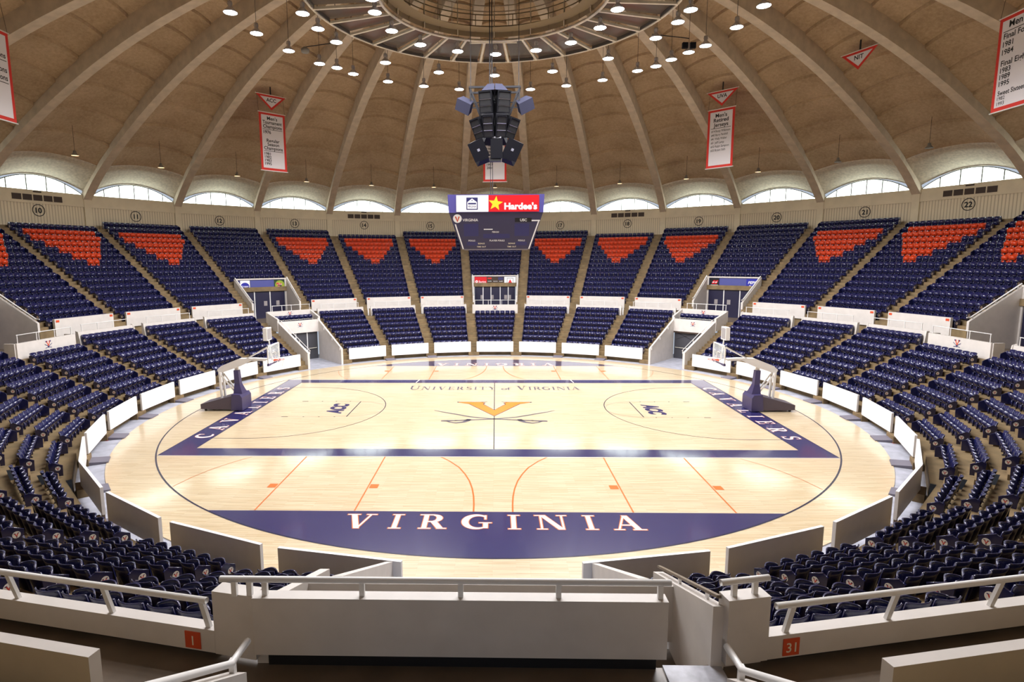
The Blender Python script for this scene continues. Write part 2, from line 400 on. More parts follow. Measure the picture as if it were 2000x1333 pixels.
def vlogo(mb, grow, z, m1):
    for t in (-1, 1):
        A = [(0, -1.6-grow*1.6), (t*(1.55+grow), 1.25), (t*(2.25+grow*2), 1.62+grow), (t*(2.25+grow*2), 1.72+grow), (t*(.86-grow), 1.72+grow), (t*(.62-grow), 1.55), (t*(.72-grow), 1.2), (0, -.28+grow*1.2)]
        mb.poly([(x, y, z) for x, y in A], m1)
        if grow: ribbon(mb, [(t*.80, 1.72), (t*.66, 1.55), (t*.76, 1.15)], .1, z, m1); ribbon(mb, [(t*.86, 1.74), (t*.45, 1.80)], .07, z, m1)
vlogo(mb, .06, .004, 'navy_paint'); vlogo(mb, 0., .006, 'orange_logo')
for t in (-1, 1):
    blade = [(-3.61, -.34), (-3.1, -.72), (-2.57, -1.04), (-1.33, -1.83), (0, -2.26), (1.57, -2.52), (2.2, -2.62)]
    ribbon(mb, [(t*x, y) for x, y in blade], [.05, .10, .13, .14, .14, .16, .18], .008, 'grey_paint')
    ribbon(mb, [(t*x, y) for x, y in ((2.1, -2.6), (2.6, -2.66), (2.98, -2.68))], [.10, .26, .2], .008, 'grey_paint')
    ribbon(mb, [(t*x, y) for x, y in ((1.42, -2.3), (1.50, -2.62), (1.72, -2.92), (2.11, -3.10), (2.45, -2.95), (2.66, -2.72))], [.25, .32, .22, .16, .14, .10], .008, 'grey_paint')
tag(mb.build('centre_emblem', court), 'orange letter V over crossed sabres at centre court')
# apron ring outside the wood
def ring_poly(mb, p0, z0, p1, z1, mt, k0=0, k1=32):
    for k in range(k0, k1):
        a0, a1 = ang(k)-STEP/2*D2R, ang(k)+STEP/2*D2R; c = math.cos(STEP/2*D2R)
        q = lambda p, a, z: (p/c*math.sin(a), p/c*math.cos(a), z)
        mb.poly([q(p0, a0, z0), q(p0, a1, z0), q(p1, a1, z1), q(p1, a0, z1)], mt)
mb = MB()
ring_poly(mb, 15., -.03, 27.2, -.03, 'apron')
for s in (-1, 1): mb.add([(s*18.75, -6.9, -.02), (s*18.45, -6.9, -.02), (s*18.5, -6.1, -.02), (s*18.7, -6.1, -.02)], [(0, 1, 2, 3)], 'apron')
apron = tag(mb.build('floor_apron'), 'pale grey concrete ring around the wood floor', None, None, 'structure')
mb = MB()
for s in (-1, 1):
    c = (s*19.75, -6.35)
    mb.poly([(c[0]-.3, c[1]-.12, -.025), (c[0]+.3, c[1]-.12, -.025), (c[0]+.3, c[1]+.12, -.025), (c[0]-.3, c[1]+.12, -.025)], 'red_mark')
tag(mb.build('tape_mark', apron), 'dull red tape marks')

# ------------------------------------------------------------------ seating terraces
LPITCH, LZ0, LRISE, LN = .84, .62, .398, 8       # lower bowl: tread fronts
UP0, UPITCH, UZ0, URISE, UN = 29.38, .79, 4.42, .502, 16
NEARK = {1, 2, 3, 4, 28, 29, 30, 31, 32}; FARP = 27.50        # near blocks have seven rows, the others eight
def lrows(k): return 7 if k in NEARK else 8
def lp0(k): return 21.06 if k in NEARK else 20.86
def lback(k): return 27.0 if k in NEARK else FARP     # upper bowl
ZC = 3.30                                                    # concourse level
PORTAL = {4, 8, 12, 16, 20, 24, 28, 32}; TUNNEL = {12, 20, 32}
HALF = 4.5
def blk(k): return 6.6 if k == 32 else HALF
def step_ring(mb, k, p0, z0, p1, zprev, lo, hi, mt):
    A = lambda p, t, z: W(k, T(p, t), p, z)
    mb.poly([A(p0, lo, z0), A(p0, hi, z0), A(p1, hi, z0), A(p1, lo, z0)], mt)
    mb.poly([A(p0, lo, zprev), A(p0, hi, zprev), A(p0, hi, z0), A(p0, lo, z0)], mt)
lower = MB(); upper = MB(); conc = MB()
for k in range(1, 33):
    hb = 5.625 if k == 32 else HALF
    strips = [(-hb, hb, k not in TUNNEL)] + ([] if k == 32 else [(-5.625, -hb, True), (hb, 5.625, True)])
    if k == 31: strips = [(-hb, 3.9, True), (-5.625, -hb, True)]
    if k == 1: strips = [(-3.9, hb, True), (hb, 5.625, True)]
    for lo, hi, on in strips:
        if on:
            LN_ = lrows(k)
            for i in range(LN_):
                step_ring(lower, k, lp0(k)+LPITCH*i, LZ0+LRISE*i, lp0(k)+LPITCH*(i+1) if i < LN_-1 else lback(k), LZ0+LRISE*(i-1) if i else -.03, lo, hi, 'terrace')
        else:
            if k != 32:
                A = lambda p, t, z: W(k, T(p, t), p, z)
                lower.poly([A(25.02, lo, 3.3), A(25.02, hi, 3.3), A(27, hi, 3.3), A(27, lo, 3.3)], 'terrace')
    A = lambda p, t, z: W(k, T(p, t), p, z)
    q_ = lback(k); z_ = LZ0+LRISE*(lrows(k)-1)
    if k != 32: lower.poly([A(q_, -5.625, min(z_, ZC)-.3), A(q_, 5.625, min(z_, ZC)-.3), A(q_, 5.625, max(ZC, z_)), A(q_, -5.625, max(ZC, z_))], 'terrace')
    # concourse
    po = 32.6 if k in PORTAL else 29.38
    q_ = 27. if k in TUNNEL else lback(k)
    conc.poly([A(q_, -5.625, ZC), A(q_, 5.625, ZC), A(29.38, 5.625, ZC), A(29.38, -5.625, ZC)], 'concourse')
    if k in PORTAL: conc.poly([A(29.38, -HALF, ZC), A(29.38, HALF, ZC), A(32.9, HALF, ZC), A(32.9, -HALF, ZC)], 'concourse')
    for lo, hi, on in ((-HALF, HALF, k not in PORTAL), (-5.625, -HALF, True), (HALF, 5.625, True)):
        for i in range(0 if on else 4, UN):
            step_ring(upper, k, UP0+UPITCH*i, UZ0+URISE*i, UP0+UPITCH*(i+1) if i < UN-1 else 43., UZ0+URISE*(i-1) if i > (0 if on else 4) else (ZC if on else 6.0), lo, hi, 'terrace')
# landing at section 32 balcony, sunk, its shade put into the dark colour
conc.poly([W(32, -3.1, 25.2, 2.3), W(32, 3.1, 25.2, 2.3), W(32, 3.1, 27.0, 2.3), W(32, -3.1, 27.0, 2.3)], 'concourse'); conc.poly([W(32, -3.3, 27.0, 2.3), W(32, 3.3, 27.0, 2.3), W(32, 3.3, 27.0, ZC), W(32, -3.3, 27.0, ZC)], 'concourse')
tag(lower.build('floor_lower_terrace'), 'brown concrete steps carrying the lower seats', None, None, 'structure')
tag(upper.build('floor_upper_terrace'), 'brown concrete steps carrying the upper seats', None, None, 'structure')
tag(conc.build('floor_concourse'), 'dark concourse walkway between the two seating bowls', None, None, 'structure')
# stairs in the aisles (half steps), one object each
for k in range(1, 32):
    c = (k+.5-16)*STEP*D2R; kk = k+.5
    if abs(kk-16) > 13.6 and k not in (1, 2, 29, 30, 31): continue
    def stairs(P0, PI, Z0, RI, n, zb, nm, lab):
        mb = MB()
        for i in range(n):
            p = P0+PI*i; z1 = Z0+RI*i; z0 = z1-RI if i else zb
            w = .50
            v = [W(kk, u, q, z) for q in (p-.36, p-.001) for u in (-w, w) for z in (z0+.001, (z0+z1)/2)]
            mb.add(v, [(0, 1, 3, 2), (4, 6, 7, 5), (0, 4, 5, 1), (2, 3, 7, 6), (1, 5, 7, 3)], 'stair')
        tag(mb.build(nm), lab, None, None, 'structure')
    nb = 'section %d and section %d' % (k, k+1)
    if k not in (31,): stairs(min(lp0(k), lp0(k+1)), LPITCH, LZ0, LRISE, min(lrows(k), lrows(k+1)), -.03, 'stairs', 'brown concrete aisle steps in the lower bowl between '+nb)
    if 8 <= k <= 23: stairs(UP0, UPITCH, UZ0, URISE, UN, ZC, 'stairs', 'brown concrete aisle steps in the upper bowl between '+nb)
# landing slab, painted pale for the light on it, at the aisle mouth beside the front box
mb = MB(); mb.box(-.40, .40, -.31, .31, 0, .03, 'landing')
tag(mb.build('landing_slab', None, W(32, -2.80, 27.3, ZC+.005), -ang(32)), 'pale scuffed concrete slab at the gap right of the front box', 'slab')

# ------------------------------------------------------------------ outer wall, windows, roof
PW = 42.9
mb = MB()
ring_poly(mb, PW, 11.85, PW, 14.0, 'batten_wall'); ring_poly(mb, PW-.06, 14.0, PW-.06, 15.12, 'cream'); ring_poly(mb, PW, 14.0, PW-.06, 14.0, 'cream')
ring_poly(mb, PW-.06, 15.12, PW+.3, 15.12, 'cream')
for k in range(1, 33):
    A = lambda u, p, z: W(k+.5, u, p/math.cos(STEP/2*D2R), z)
    mb.hexa([A(-.32, PW-.14, 11.8), A(.32, PW-.14, 11.8), A(.32, PW+.1, 11.8), A(-.32, PW+.1, 11.8)], [A(-.32, PW-.14, 15.1), A(.32, PW-.14, 15.1), A(.32, PW+.1, 15.1), A(-.32, PW+.1, 15.1)], 'cream')
tag(mb.build('wall_round'), 'cream outer wall with narrow vertical battens below the windows', None, None, 'structure')
RZ = np.array([(0, 28.0), (4, 27.95), (8, 27.7), (12, 27.25), (16.3, 26.5), (18.5, 26.05), (20.5, 25.75), (23.6, 25.0), (27.5, 23.3), (31.7, 21.65), (35.9, 19.6), (38.6, 18.0), (40.5, 17.0), (42., 15.8), (43.3, 14.5)])
RZ[-4:] = [(40.2, 17.0), (41.2, 16.25), (42.2, 15.4), (43.3, 14.4)]
PF = np.polyfit(RZ[:-3, 0], RZ[:-3, 1], 5)
def zb(r): return float(np.polyval(PF, r)) if r < 39.5 else float(np.interp(r, [39.5, 40.2, 41.2, 42.2, 43.3], [np.polyval(PF, 39.5), 16.95, 16.2, 15.35, 14.4]))
def zshell(r): return zb(r)+float(np.interp(r, [0, 27, 32, 36, 40.2], [1.25, 1.2, .95, .65, .45]))
def bulge(r): return float(np.interp(r, [0, 12, 25, 36, 40.2], [.15, .4, .7, .7, .62]))
J0 = 11.2; JP = 2.42; strips_ = []          # shell courses lap like shingles, each joint a small ledge
edges = [2.8]+[J0+JP*j for j in range(12)]+[40.2]
for j in range(len(edges)-1):
    r0, r1 = edges[j], edges[j+1]
    strips_.append([(r0+(.13 if j else 0)+(r1-r0-(.13 if j else 0))*q/4, .13*(1-q/4)) for q in range(5)])
    if j: strips_ += [[(r0, 0.), (r0+.02, -.14)], [(r0+.02, -.14), (r0+.11, -.14)], [(r0+.11, -.14), (r0+.13, .13)]]
NS = 14
for k in range(1, 33):
    mb = MB(); n = NS+1
    for st in strips_:
        v = []
        for r, dz in st:
            for i in range(NS+1):
                s = -1+2*i/NS; th = ang(k)+s*STEP/2*D2R
                v.append((r*math.sin(th), r*math.cos(th), zshell(r)+bulge(r)*(1-s*s)-dz))
        mb.add(v, [(a*n+i, a*n+i+1, (a+1)*n+i+1, (a+1)*n+i) for a in range(len(st)-1) for i in range(NS)], 'roof_shell', len(st) > 2)
    if abs(k-16) < 10: lab = 'arched brown roof bay above section %d' % k
    else: lab = None
    # window hood
    h = []
    for q, f in enumerate((0., 0., .25, .5, .75, 1.)):
        for i in range(NS+1):
            s = -1+2*i/NS; r = 40.2*(1-f)+42.95*f; th = ang(k)+s*STEP/2*D2R*.995
            za = zshell(40.2)+bulge(40.2)*(1-s*s)-(.0 if q == 0 else .10); zw = 15.30+1.18*(1-(s*1.02)**2)
            h.append((r*math.sin(th), r*math.cos(th), za*(1-f)+max(15.25, zw)*f))
    mb.add(h, [(a*n+i, a*n+i+1, (a+1)*n+i+1, (a+1)*n+i) for a in range(5) for i in range(NS)], 'hood_concrete', True)
    o = mb.build('ceiling')
    tag(o, lab, None, None, 'structure')
    # window
    g = MB(); um = T(PW, 5.05); pts = [(-um, PW-.02, 15.13)]+[(um*s, PW-.02, 15.13+1.28*(1-s*s)) for s in np.linspace(-1, 1, 25)]+[(um, PW-.02, 15.13)]
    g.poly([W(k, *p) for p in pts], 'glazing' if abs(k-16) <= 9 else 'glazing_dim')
    wo = tag(g.build('window_%d' % k), ('arched daylight window above section %d' % k) if abs(k-16) < 10 else None, None, None, 'structure')
    fr = MB()
    for s in (-.72, -.36, 0, .36, .72) if k % 2 else (-.62, -.21, .21, .62):
        u = um*s; h_ = 1.30*(1-s*s)
        fr.hexa([W(k, u-.04, PW-.09, 15.13), W(k, u+.04, PW-.09, 15.13), W(k, u+.04, PW-.03, 15.13), W(k, u-.04, PW-.03, 15.13)], [W(k, u-.04, PW-.09, 15.13+h_), W(k, u+.04, PW-.09, 15.13+h_), W(k, u+.04, PW-.03, 15.13+h_), W(k, u-.04, PW-.03, 15.13+h_)], 'frame_dark')
    fr.tube([W(k, um*s, PW-.06, 15.13+1.30*(1-s*s)) for s in np.linspace(-1, 1, 21)], .045, 'frame_dark', 5)
    fr.build('window_frame', wo)
# ribs
for k in range(1, 33):
    mb = MB(); th = ang(k+.5); sn, cs = math.sin(th), math.cos(th); R_ = list(np.linspace(2.6, 39, 26))+[40.2, 41.2, 42.1, 42.8, 43.2]
    A = []
    for r in R_:
        z = zb(r); d = .05; sl = (zb(r+d)-zb(r-d))/(2*d); l = math.hypot(1, sl); nx, nz = -sl/l, 1/l
        dep = 1.55 if r < 37 else max(.55, 1.55-(r-37)*.17)
        w = .37
        A.append([(r*sn-w*cs, r*cs+w*sn, z), (r*sn+w*cs, r*cs-w*sn, z), ((r+nx*dep)*sn+w*cs, (r+nx*dep)*cs-w*sn, z+nz*dep), ((r+nx*dep)*sn-w*cs, (r+nx*dep)*cs+w*sn, z+nz*dep)])
    v = [p for q in A for p in q]; f = [(0, 1, 2, 3), tuple(4*(len(A)-1)+i for i in (3, 2, 1, 0))]
    for a in range(len(A)-1):
        for i in range(4): j = (i+1) % 4; f.append((4*a+i, 4*(a+1)+i, 4*(a+1)+j, 4*a+j))
    mb.add(v, f, 'rib_concrete')
    tag(mb.build('ceiling_beam'), ('curved concrete roof rib landing between section %d and section %d' % (k, k+1)) if 6 <= k <= 25 else None, None, None, 'structure')
mb = MB(); mb.tube([(2.9*math.sin(t), 2.9*math.cos(t), 28.2) for t in np.linspace(0, math.tau, 33)[:-1]], .9, 'rib_concrete', 8, True)
mb.disc((0, 0, 28.6), 3., (1, 0, 0), (0, 1, 0), 'roof_shell', 32)
tag(mb.build('ceiling_crown'), 'concrete ring where the roof ribs meet', None, None, 'structure')
def side_word(k):
    n = k-16
    if n == 0: return 'straight across the court'
    return '%s of the far centre' % ('left' if n < 0 else 'right')
def place_name(k):     # how one finds section k in the photograph
    if k == 16: return 'below the scoreboard'
    if 10 <= k <= 22: return 'below the wall number %d' % k
    if k < 10: return '%s below wall number 10, towards the near left' % ORD[10-k].replace('first', 'one block').replace('second', 'two blocks').replace('third', 'three blocks').replace('fourth', 'four blocks').replace('fifth', 'five blocks').replace('sixth', 'six blocks').replace('seventh', 'seven blocks').replace('eighth', 'eight blocks').replace('ninth', 'nine blocks')
    return ''
def block_name(k):
    """short phrase for the block of seats carrying section number k"""
    if k == 1: return 'block left of the front box'
    if k == 31: return 'block right of the front box'
    if k == 16: return 'block under the scoreboard'
    if 10 <= k <= 22: return 'block under wall number %d' % k
    if k < 10:
        return '%s block left of the front box' % ORD[k] if k < 6 else '%s block left of number 10' % ORD[10-k]
    return '%s block right of the front box' % ORD[32-k] if k > 26 else '%s block right of number 22' % ORD[k-22]

# ------------------------------------------------------------------ V-sabres emblem on walls
def vmark(mb, o, xd, yd, nrm, s):
    o = Vector(o); xd = Vector(xd); yd = Vector(yd); nrm = Vector(nrm)
    pt = lambda x, y, e: tuple(o+xd*(x*s)+yd*(y*s)+nrm*e)
    for t in (-1, 1):
        mb.poly([pt(0, -.50, .006), pt(t*.42, .42, .006), pt(t*.60, .42, .006), pt(t*.60, .56, .006), pt(t*.14, .56, .006), pt(t*.14, .44, .006), pt(t*.22, .40, .006), pt(0, -.1, .006)], 'plate_orange')
        for a, b in (((-.8, .06), (.3, -.55)), ((.3, -.55), (.7, -.62))):
            dx, dy = b[0]-a[0], b[1]-a[1]; l = math.hypot(dx, dy); nx, ny = -dy/l*.05, dx/l*.05
            mb.poly([pt(t*(a[0]+nx), a[1]+ny, .009), pt(t*(b[0]+nx), b[1]+ny, .009), pt(t*(b[0]-nx), b[1]-ny, .009), pt(t*(a[0]-nx), a[1]-ny, .009)], 'sign_navy')
        mb.poly([pt(t*.26, .58, .010), pt(t*.62, .58, .010), pt(t*.52, .34, .010), pt(t*.36, .34, .010)], 'sign_navy')
    mb.poly([pt(-.15, -.34, .010), pt(.15, -.34, .010), pt(.1, -.62, .010), pt(-.1, -.62, .010)], 'sign_navy')

# ------------------------------------------------------------------ courtside barrier panels
PP = 20.55
def panel_thing(k):
    e = HALF+.35 if k not in (4, 5, 27, 28) else HALF+.35
    lo, hi = -T(PP, e), T(PP, e)
    if k == 4: hi = T(PP, 5.6)
    if k == 5: lo = -T(PP, 5.6)
    if k == 28: lo = -T(PP, 5.6)
    if k == 27: hi = T(PP, 5.6)
    r = empty('barrier_panel', W(k, 0, PP, 0), -ang(k))
    b = MB(); b.box(lo, hi, -.05, .05, .32, 1.30, 'white_panel'); b.build('panel', r)
    for u in (lo+.08, hi-.08, ):
        l = MB(); l.box(u-.05, u+.05, -.04, .06, -.03, .32, 'leg_brown'); l.build('leg', r)
    lab = {1: 'white courtside panel just left of the front box, first of the near left panels',
           31: 'white courtside panel just right of the front box, first of the near right panels'}
    if k in lab: t = lab[k]
    elif k == 16: t = 'white courtside panel at far centre directly under the scoreboard'
    elif k < 16: t = 'white courtside panel, %s to the left of the far centre panel' % ORD[16-k-(1 if k < 12 else 0)]
    else: t = 'white courtside panel, %s to the right of the far centre panel' % ORD[k-16-(1 if k > 20 else 0)]
    tag(r, t, 'barrier panel', 'white courtside barrier panels')
for k in range(1, 32):
    if k not in TUNNEL: panel_thing(k)
# dark ramps over the apron at each aisle mouth
for k in range(3, 29):
    if k in (11, 12, 19, 20, 15, 16): continue
    kk = k+.5; r = MB()
    w = .42; r.hexa([(-w, -.42, -.02), (w, -.42, -.02), (w, .42, -.02), (-w, .42, -.02)], [(-w, -.40, .05), (w, -.40, .05), (w, .42, .12), (-w, .42, .12)], 'ramp')
    o = r.build('floor_ramp', None, W(kk, 0, 20.18, 0), -ang(kk))
    n = ('aisle between sections %d and %d' % (k, k+1))
    sd = 'left' if k < 16 else 'right'; m = (16-k) if k < 16 else k-15
    tag(o, 'dark low ramp at the wood edge, %s aisle %s of the far centre panel' % (ORD[m], sd), 'ramp', 'dark ramps at the aisle mouths')

# ------------------------------------------------------------------ lower bowl back parapets with rails
def rail_set(r, u0, u1, y, z0, z1, n, lean=0., ends=False, rad=.035, flat=False):
    tb = MB(); tb.tube([(u0-.05, y+lean, z1), (u1+.05, y+lean, z1)], rad, 'rail_white', 8); hr = tb.build('handrail', r)
    for i in range(n):
        u = u0+(u1-u0)*(i+.5)/n if not ends else u0+(u1-u0)*i/(n-1)
        p = MB(); p.bar((u, y, z0-.02), (u, y+lean, z1), .07 if flat else .035, .05 if flat else .035, 'rail_white'); p.build('post', hr)
def parapet(k):
    p = 27.10 if k in NEARK else FARP+.17; w = T(p, HALF) if k in NEARK else T(p, 5.625)-.44
    r = empty('seating_parapet', W(k, 0, p, ZC), -ang(k))
    b = MB()
    if k in (1, 31):
        zt = .46; s = 1 if k == 1 else -1      # tall end faces the front box
        x0, x1 = (-w-.9, w) if k == 31 else (-w+.63, w+.9)
        b.box(x0, x1, -.10, .10, .12, zt, 'white_wall'); b.box(x0, x1, -.10, -.03, 0, .12, 'black')  # black strip along the foot paints the shade beneath the wall
        e0, e1 = (w-.62, w) if k == 31 else (-w, -w+.62)
        if k == 31: b.box(e0, e1, -.13, .11, .12, 1.06, 'white_wall'); b.box(e0, e1, -.13, -.02, 0, .12, 'white_wall')
        b.build('wall', r)
        a, c = (-w, w-.72) if k == 31 else (-w+.72, w)
        c = c+.85 if k == 1 else c; a = a-.85 if k == 31 else a
        rail_set(r, a, c, .02, zt, .94, 0, .13, False, .045, True)
        hr0 = [q for q in r.children if q.name.startswith('handrail')][0]
        for u in ((1.99, .26, -1.37) if k == 1 else (1.20, -.43, -2.2)):
            q = MB(); q.bar((u, .02, zt-.02), (u, .15, .94), .075, .05, 'rail_white'); q.build('post', hr0)
        if k == 31: rail_set(r, w-.60, w+.02, 0, 1.06, 1.27, 2, 0, False, .045, True)
        pl = MB(); u = (w-.98) if k == 31 else -(w-.98)
        pl.box(u-.125, u+.125, .10, .112, .15, .40, 'plate_orange')
        pl.text('31' if k == 31 else '1', .20, (u, .114, .20), (-1, 0, 0), (0, 0, 1), 'sign_cream', 'C', .01)
        tag(pl.build('number_plate', r), 'orange red section number plate')
        tag(r, 'low white wall with sloping handrail and red plate numbered %s' % ('31' if k == 31 else '1'), 'parapet', 'parapets behind the lower seats')
        return
    tall = k in (8, 16, 24)
    if tall:
        y = -.52; w += .04; b.box(-w, w, y-.09, y+.09, -.45, 1.03, 'white_wall')
        for s in (-1, 1): b.box(s*w-.07, s*w+.07, y, .08, -.3, 1.03, 'white_wall')
        b.build('wall', r)
        m = MB(); vmark(m, (0, y-.09, .70), (1, 0, 0), (0, 0, 1), (0, -1, 0), .36); tag(m.build('emblem', r), 'orange and navy V over crossed sabres')
        rail_set(r, -w+.2, w-.2, y+.02, 1.03, 1.5, 4, 0, True, .024)
    else:
        b.box(-w, w, -.09, .09, .0, 1.04, 'white_wall')
        for s in (-1, 1): b.hexa([(s*w+.01, -.30, -.1), (s*w+.09, -.30, -.1), (s*w+.09, .09, -.1), (s*w+.01, .09, -.1)], [(s*w-.0, -.12, 1.04), (s*w+.08, -.12, 1.04), (s*w+.08, .09, 1.04), (s*w-.0, .09, 1.12)], 'white_wall')
        b.build('wall', r)
        rail_set(r, -w+.4, w-.4, 0, 1.04, 1.5, 4, 0, True, .024)
    tag(r, ('tall white parapet with V emblem behind the %s' if tall else 'white parapet with thin handrail behind the %s, lower seats') % block_name(k), 'parapet', 'parapets behind the lower seats')
for k in list(range(6, 27))+[1, 31]:
    if k not in TUNNEL: parapet(k)

# ------------------------------------------------------------------ upper bowl front panels
def upper_panel(k):
    p = 29.36; w = T(p, 5.625)-.55
    near = k in (1, 31)
    if near: p = 29.53
    r = empty('upper_barrier', W(k, 0, p, ZC), -ang(k)); th = .065 if near else .09
    b = MB(); b.box(-w if k != 1 else -2.06, w if k != 31 else 2.06, -th, th, .72 if not near else .3, 1.86, 'white_wall'); b.build('panel', r)
    for s in (-1, 1):
        l = MB(); l.box(s*(w-.12)-.07, s*(w-.12)+.07, -.06, .06, 0, .72, 'rail_white'); l.build('leg', r)
        if not near:
            q = MB(); q.box(s*(w-.2)-.12, s*(w-.2)+.12, -.105, -.09, 1.64, 1.79, 'plate_orange'); tag(q.build('number_plate', r), 'small orange section plate')
    tag(r, 'thick white wall end at the bottom %s corner, nearest the camera' % ('left' if k == 1 else 'right') if near else 'white panel with orange corner plates before the upper %s' % block_name(k), 'barrier panel', 'white panels fronting the upper seats')
for k in list(range(8, 25))+[1, 31]:
    if k not in PORTAL: upper_panel(k)

# ------------------------------------------------------------------ entrance portals in the upper bowl
def slab(mb, A, B, th, mt):   # vertical wall between outline points given in (u,p,z); thickness in u
    mb.prism([(u-th/2, p, z) for u, p, z in A], [(u+th/2, p, z) for u, p, z in A], mt)
def portal(k):
    p0, p1 = 29.42, 32.75; w0, w1 = T(p0, HALF+.05), T(p1, HALF+.05)
    r = empty('entrance_portal', W(k, 0, 0, ZC), -ang(k))
    for s in (-1, 1):
        b = MB(); th = .09
        A = [(s*w0-th, p0, 0), (s*w0-th, p0, 1.72), (s*w1-th, p1, 3.92 if k != 32 else 3.7), (s*w1-th, p1, 0)]
        B = [(x+2*th, y, z) for x, y, z in A]; b.prism(A, B, 'white_wall'); sw = b.build('side_wall', r)
        h = MB(); h.tube([(s*w0, p0-.1, 1.98), (s*w0, p0+.12, 1.98), (s*w1, p1-.1, 4.06)] if k != 32 else [(s*w0, p0-.26, 1.86), (s*w0, p0+.10, 1.88), (s*w1, p1-.1, 3.70)], .045 if k != 32 else .034, 'rail_white', 8)
        for f in ((.08, .5, .9) if k != 32 else (.02,)):
            x, y, z = s*(w0+(w1-w0)*f), p0+(p1-p0)*f, 1.72+2.2*f
            h.box(x-.025, x+.025, y-.025, y+.025, z-.1, z+(.2 if k != 32 else .14), 'rail_white')
        h.build('handrail', sw)
    if k == 32:
        b = MB(); b.box(-w1, w1, p1-.1, p1+.1, 2.75, 3.92, 'sign_navy'); b.build('header_board', r)
        tag(r, 'entrance walls with sloping handrail ends at the bottom edge nearest the camera', 'entrance', 'entrance portals in the upper seats'); return
    x = w1-.02; q = p1-.04
    b = MB(); b.box(-x, x, q, q+.12, 2.72, 3.86, 'sign_navy'); hb = b.build('header_board', r)
    t = MB(); t.box(-x-.05, x+.05, q-.10, q+.15, 3.86, 3.98, 'white_wall'); t.box(-x, -x+.22, q-.05, q+.1, 0, 3.86, 'white_wall'); t.box(x-.22, x, q-.05, q+.1, 0, 3.86, 'white_wall'); t.build('surround', r)
    f = q-.012; y_ = (0, 0, 1); x_ = (1, 0, 0)
    L = MB()
    def R(u0, u1, z0, z1, m, e=0.): L.poly([(u0, f-e, z0), (u1, f-e, z0), (u1, f-e, z1), (u0, f-e, z1)], m)
    X = x-.25
    if k == 16:
        R(-X, -.95, 2.74, 3.80, 'sign_red'); L.text('Sprint', .36, (-1.45, f-.004, 3.12), x_, y_, 'sign_white', 'C', .01)
        L.disc((-2.12, f-.004, 3.26), .15, x_, y_, 'sign_white', 14, .06)
        R(-.95, 1.05, 2.74, 3.80, 'vent_dark', .001); R(-.85, -.4, 3.55, 3.72, 'banner_red', .004); R(.35, .95, 3.45, 3.75, 'sign_navy', .004); R(-.28, .32, 2.80, 3.10, 'sign_blue', .004)
        for u, s_ in ((-.62, 'HOME'), (.05, 'CLOCK'), (.68, 'GUEST')): L.text(s_, .15, (u, f-.006, 3.24), x_, y_, 'sign_white')
        R(1.05, X, 2.74, 3.80, 'sign_white'); R(1.36, 1.40, 2.9, 3.66, 'vent_dark', .004); R(2.04, 2.08, 2.9, 3.66, 'vent_dark', .004); R(1.36, 2.08, 3.62, 3.66, 'vent_dark', .004); R(1.36, 2.08, 2.9, 2.94, 'vent_dark', .004)
        L.poly([(1.48, f-.005, 3.08), (1.96, f-.005, 3.08), (1.72, f-.005, 3.52)], 'sign_red'); L.text('STATE', .12, (1.72, f-.005, 2.97), x_, y_, 'sign_red')
    elif k == 12:
        R(-X+.22, -1.18, 2.70, 3.80, 'sign_white'); L.add([(-1.66+.42*math.cos(a), f-.004, 3.24+.36*math.sin(a)) for a in np.linspace(0, math.tau, 25)[:-1]], [tuple(range(24))], 'sign_royal')
        L.text('Kroger', .24, (-1.66, f-.007, 3.16), x_, y_, 'sign_white', 'C', .012)
        R(-1.12, 1.25, 2.72, 3.80, 'sign_blue')
        R(1.25, X, 2.72, 3.80, 'sign_dkgreen'); L.disc((1.86, f-.003, 3.25), .50, x_, y_, 'sign_green', 22, .36)
        L.disc((1.86, f-.002, 3.25), .36, x_, y_, 'sign_green', 22, .20)
        L.text('Mtn', .34, (1.78, f-.007, 3.30), x_, y_, 'sign_red', 'C', .025); L.text('Dew', .34, (1.95, f-.007, 2.98), x_, y_, 'sign_red', 'C', .025)
        L.text('Mtn', .34, (1.80, f-.005, 3.285), x_, y_, 'sign_white', 'C', .045); L.text('Dew', .34, (1.97, f-.005, 2.965), x_, y_, 'sign_white', 'C', .045)
    elif k == 20:
        R(-X, -1.35, 2.72, 3.80, 'sign_black')
        for i in range(2):
            o = -2.1+i*.28; L.poly([(o, f-.005, 3.24), (o+.22, f-.005, 3.24), (o+.40, f-.005, 3.60), (o+.18, f-.005, 3.60)], 'sign_red')
            L.poly([(o+.06, f-.006, 3.38), (o+.26, f-.006, 3.38), (o+.30, f-.006, 3.46), (o+.10, f-.006, 3.46)], 'sign_white')
        R(-2.2, -1.45, 3.06, 3.16, 'sign_white', .004); R(-2.15, -1.5, 2.92, 2.98, 'sign_white', .004)
        R(-1.3, 1.3, 2.72, 3.80, 'sign_blue')
        R(1.3, X+.1, 2.72, 3.80, 'sign_royal'); L.text('PEPSI', .36, (1.86, f-.005, 3.32), x_, y_, 'sign_white', 'C', .025, None, .2)
        L.poly([(1.55+.5*t_, f-.005, 3.13+.05*math.sin(t_*6)) for t_ in np.linspace(0, 1, 9)]+[(1.55+.5*t_, f-.005, 3.06+.05*math.sin(t_*6)) for t_ in np.linspace(1, 0, 9)], 'sign_white')
    else:
        R(-X, X, 2.72, 3.80, 'sign_white'); R(-X+.3, X-.3, 2.98, 3.10, 'sign_royal', .004)
    L.build('signage', hb)
    n = 4 if k == 16 else 3
    e = [-X-.02+i*(2*X+.04)/n for i in range(n+1)] if k != 16 else [-X, -1.36, -.46, .60, 1.52, X]
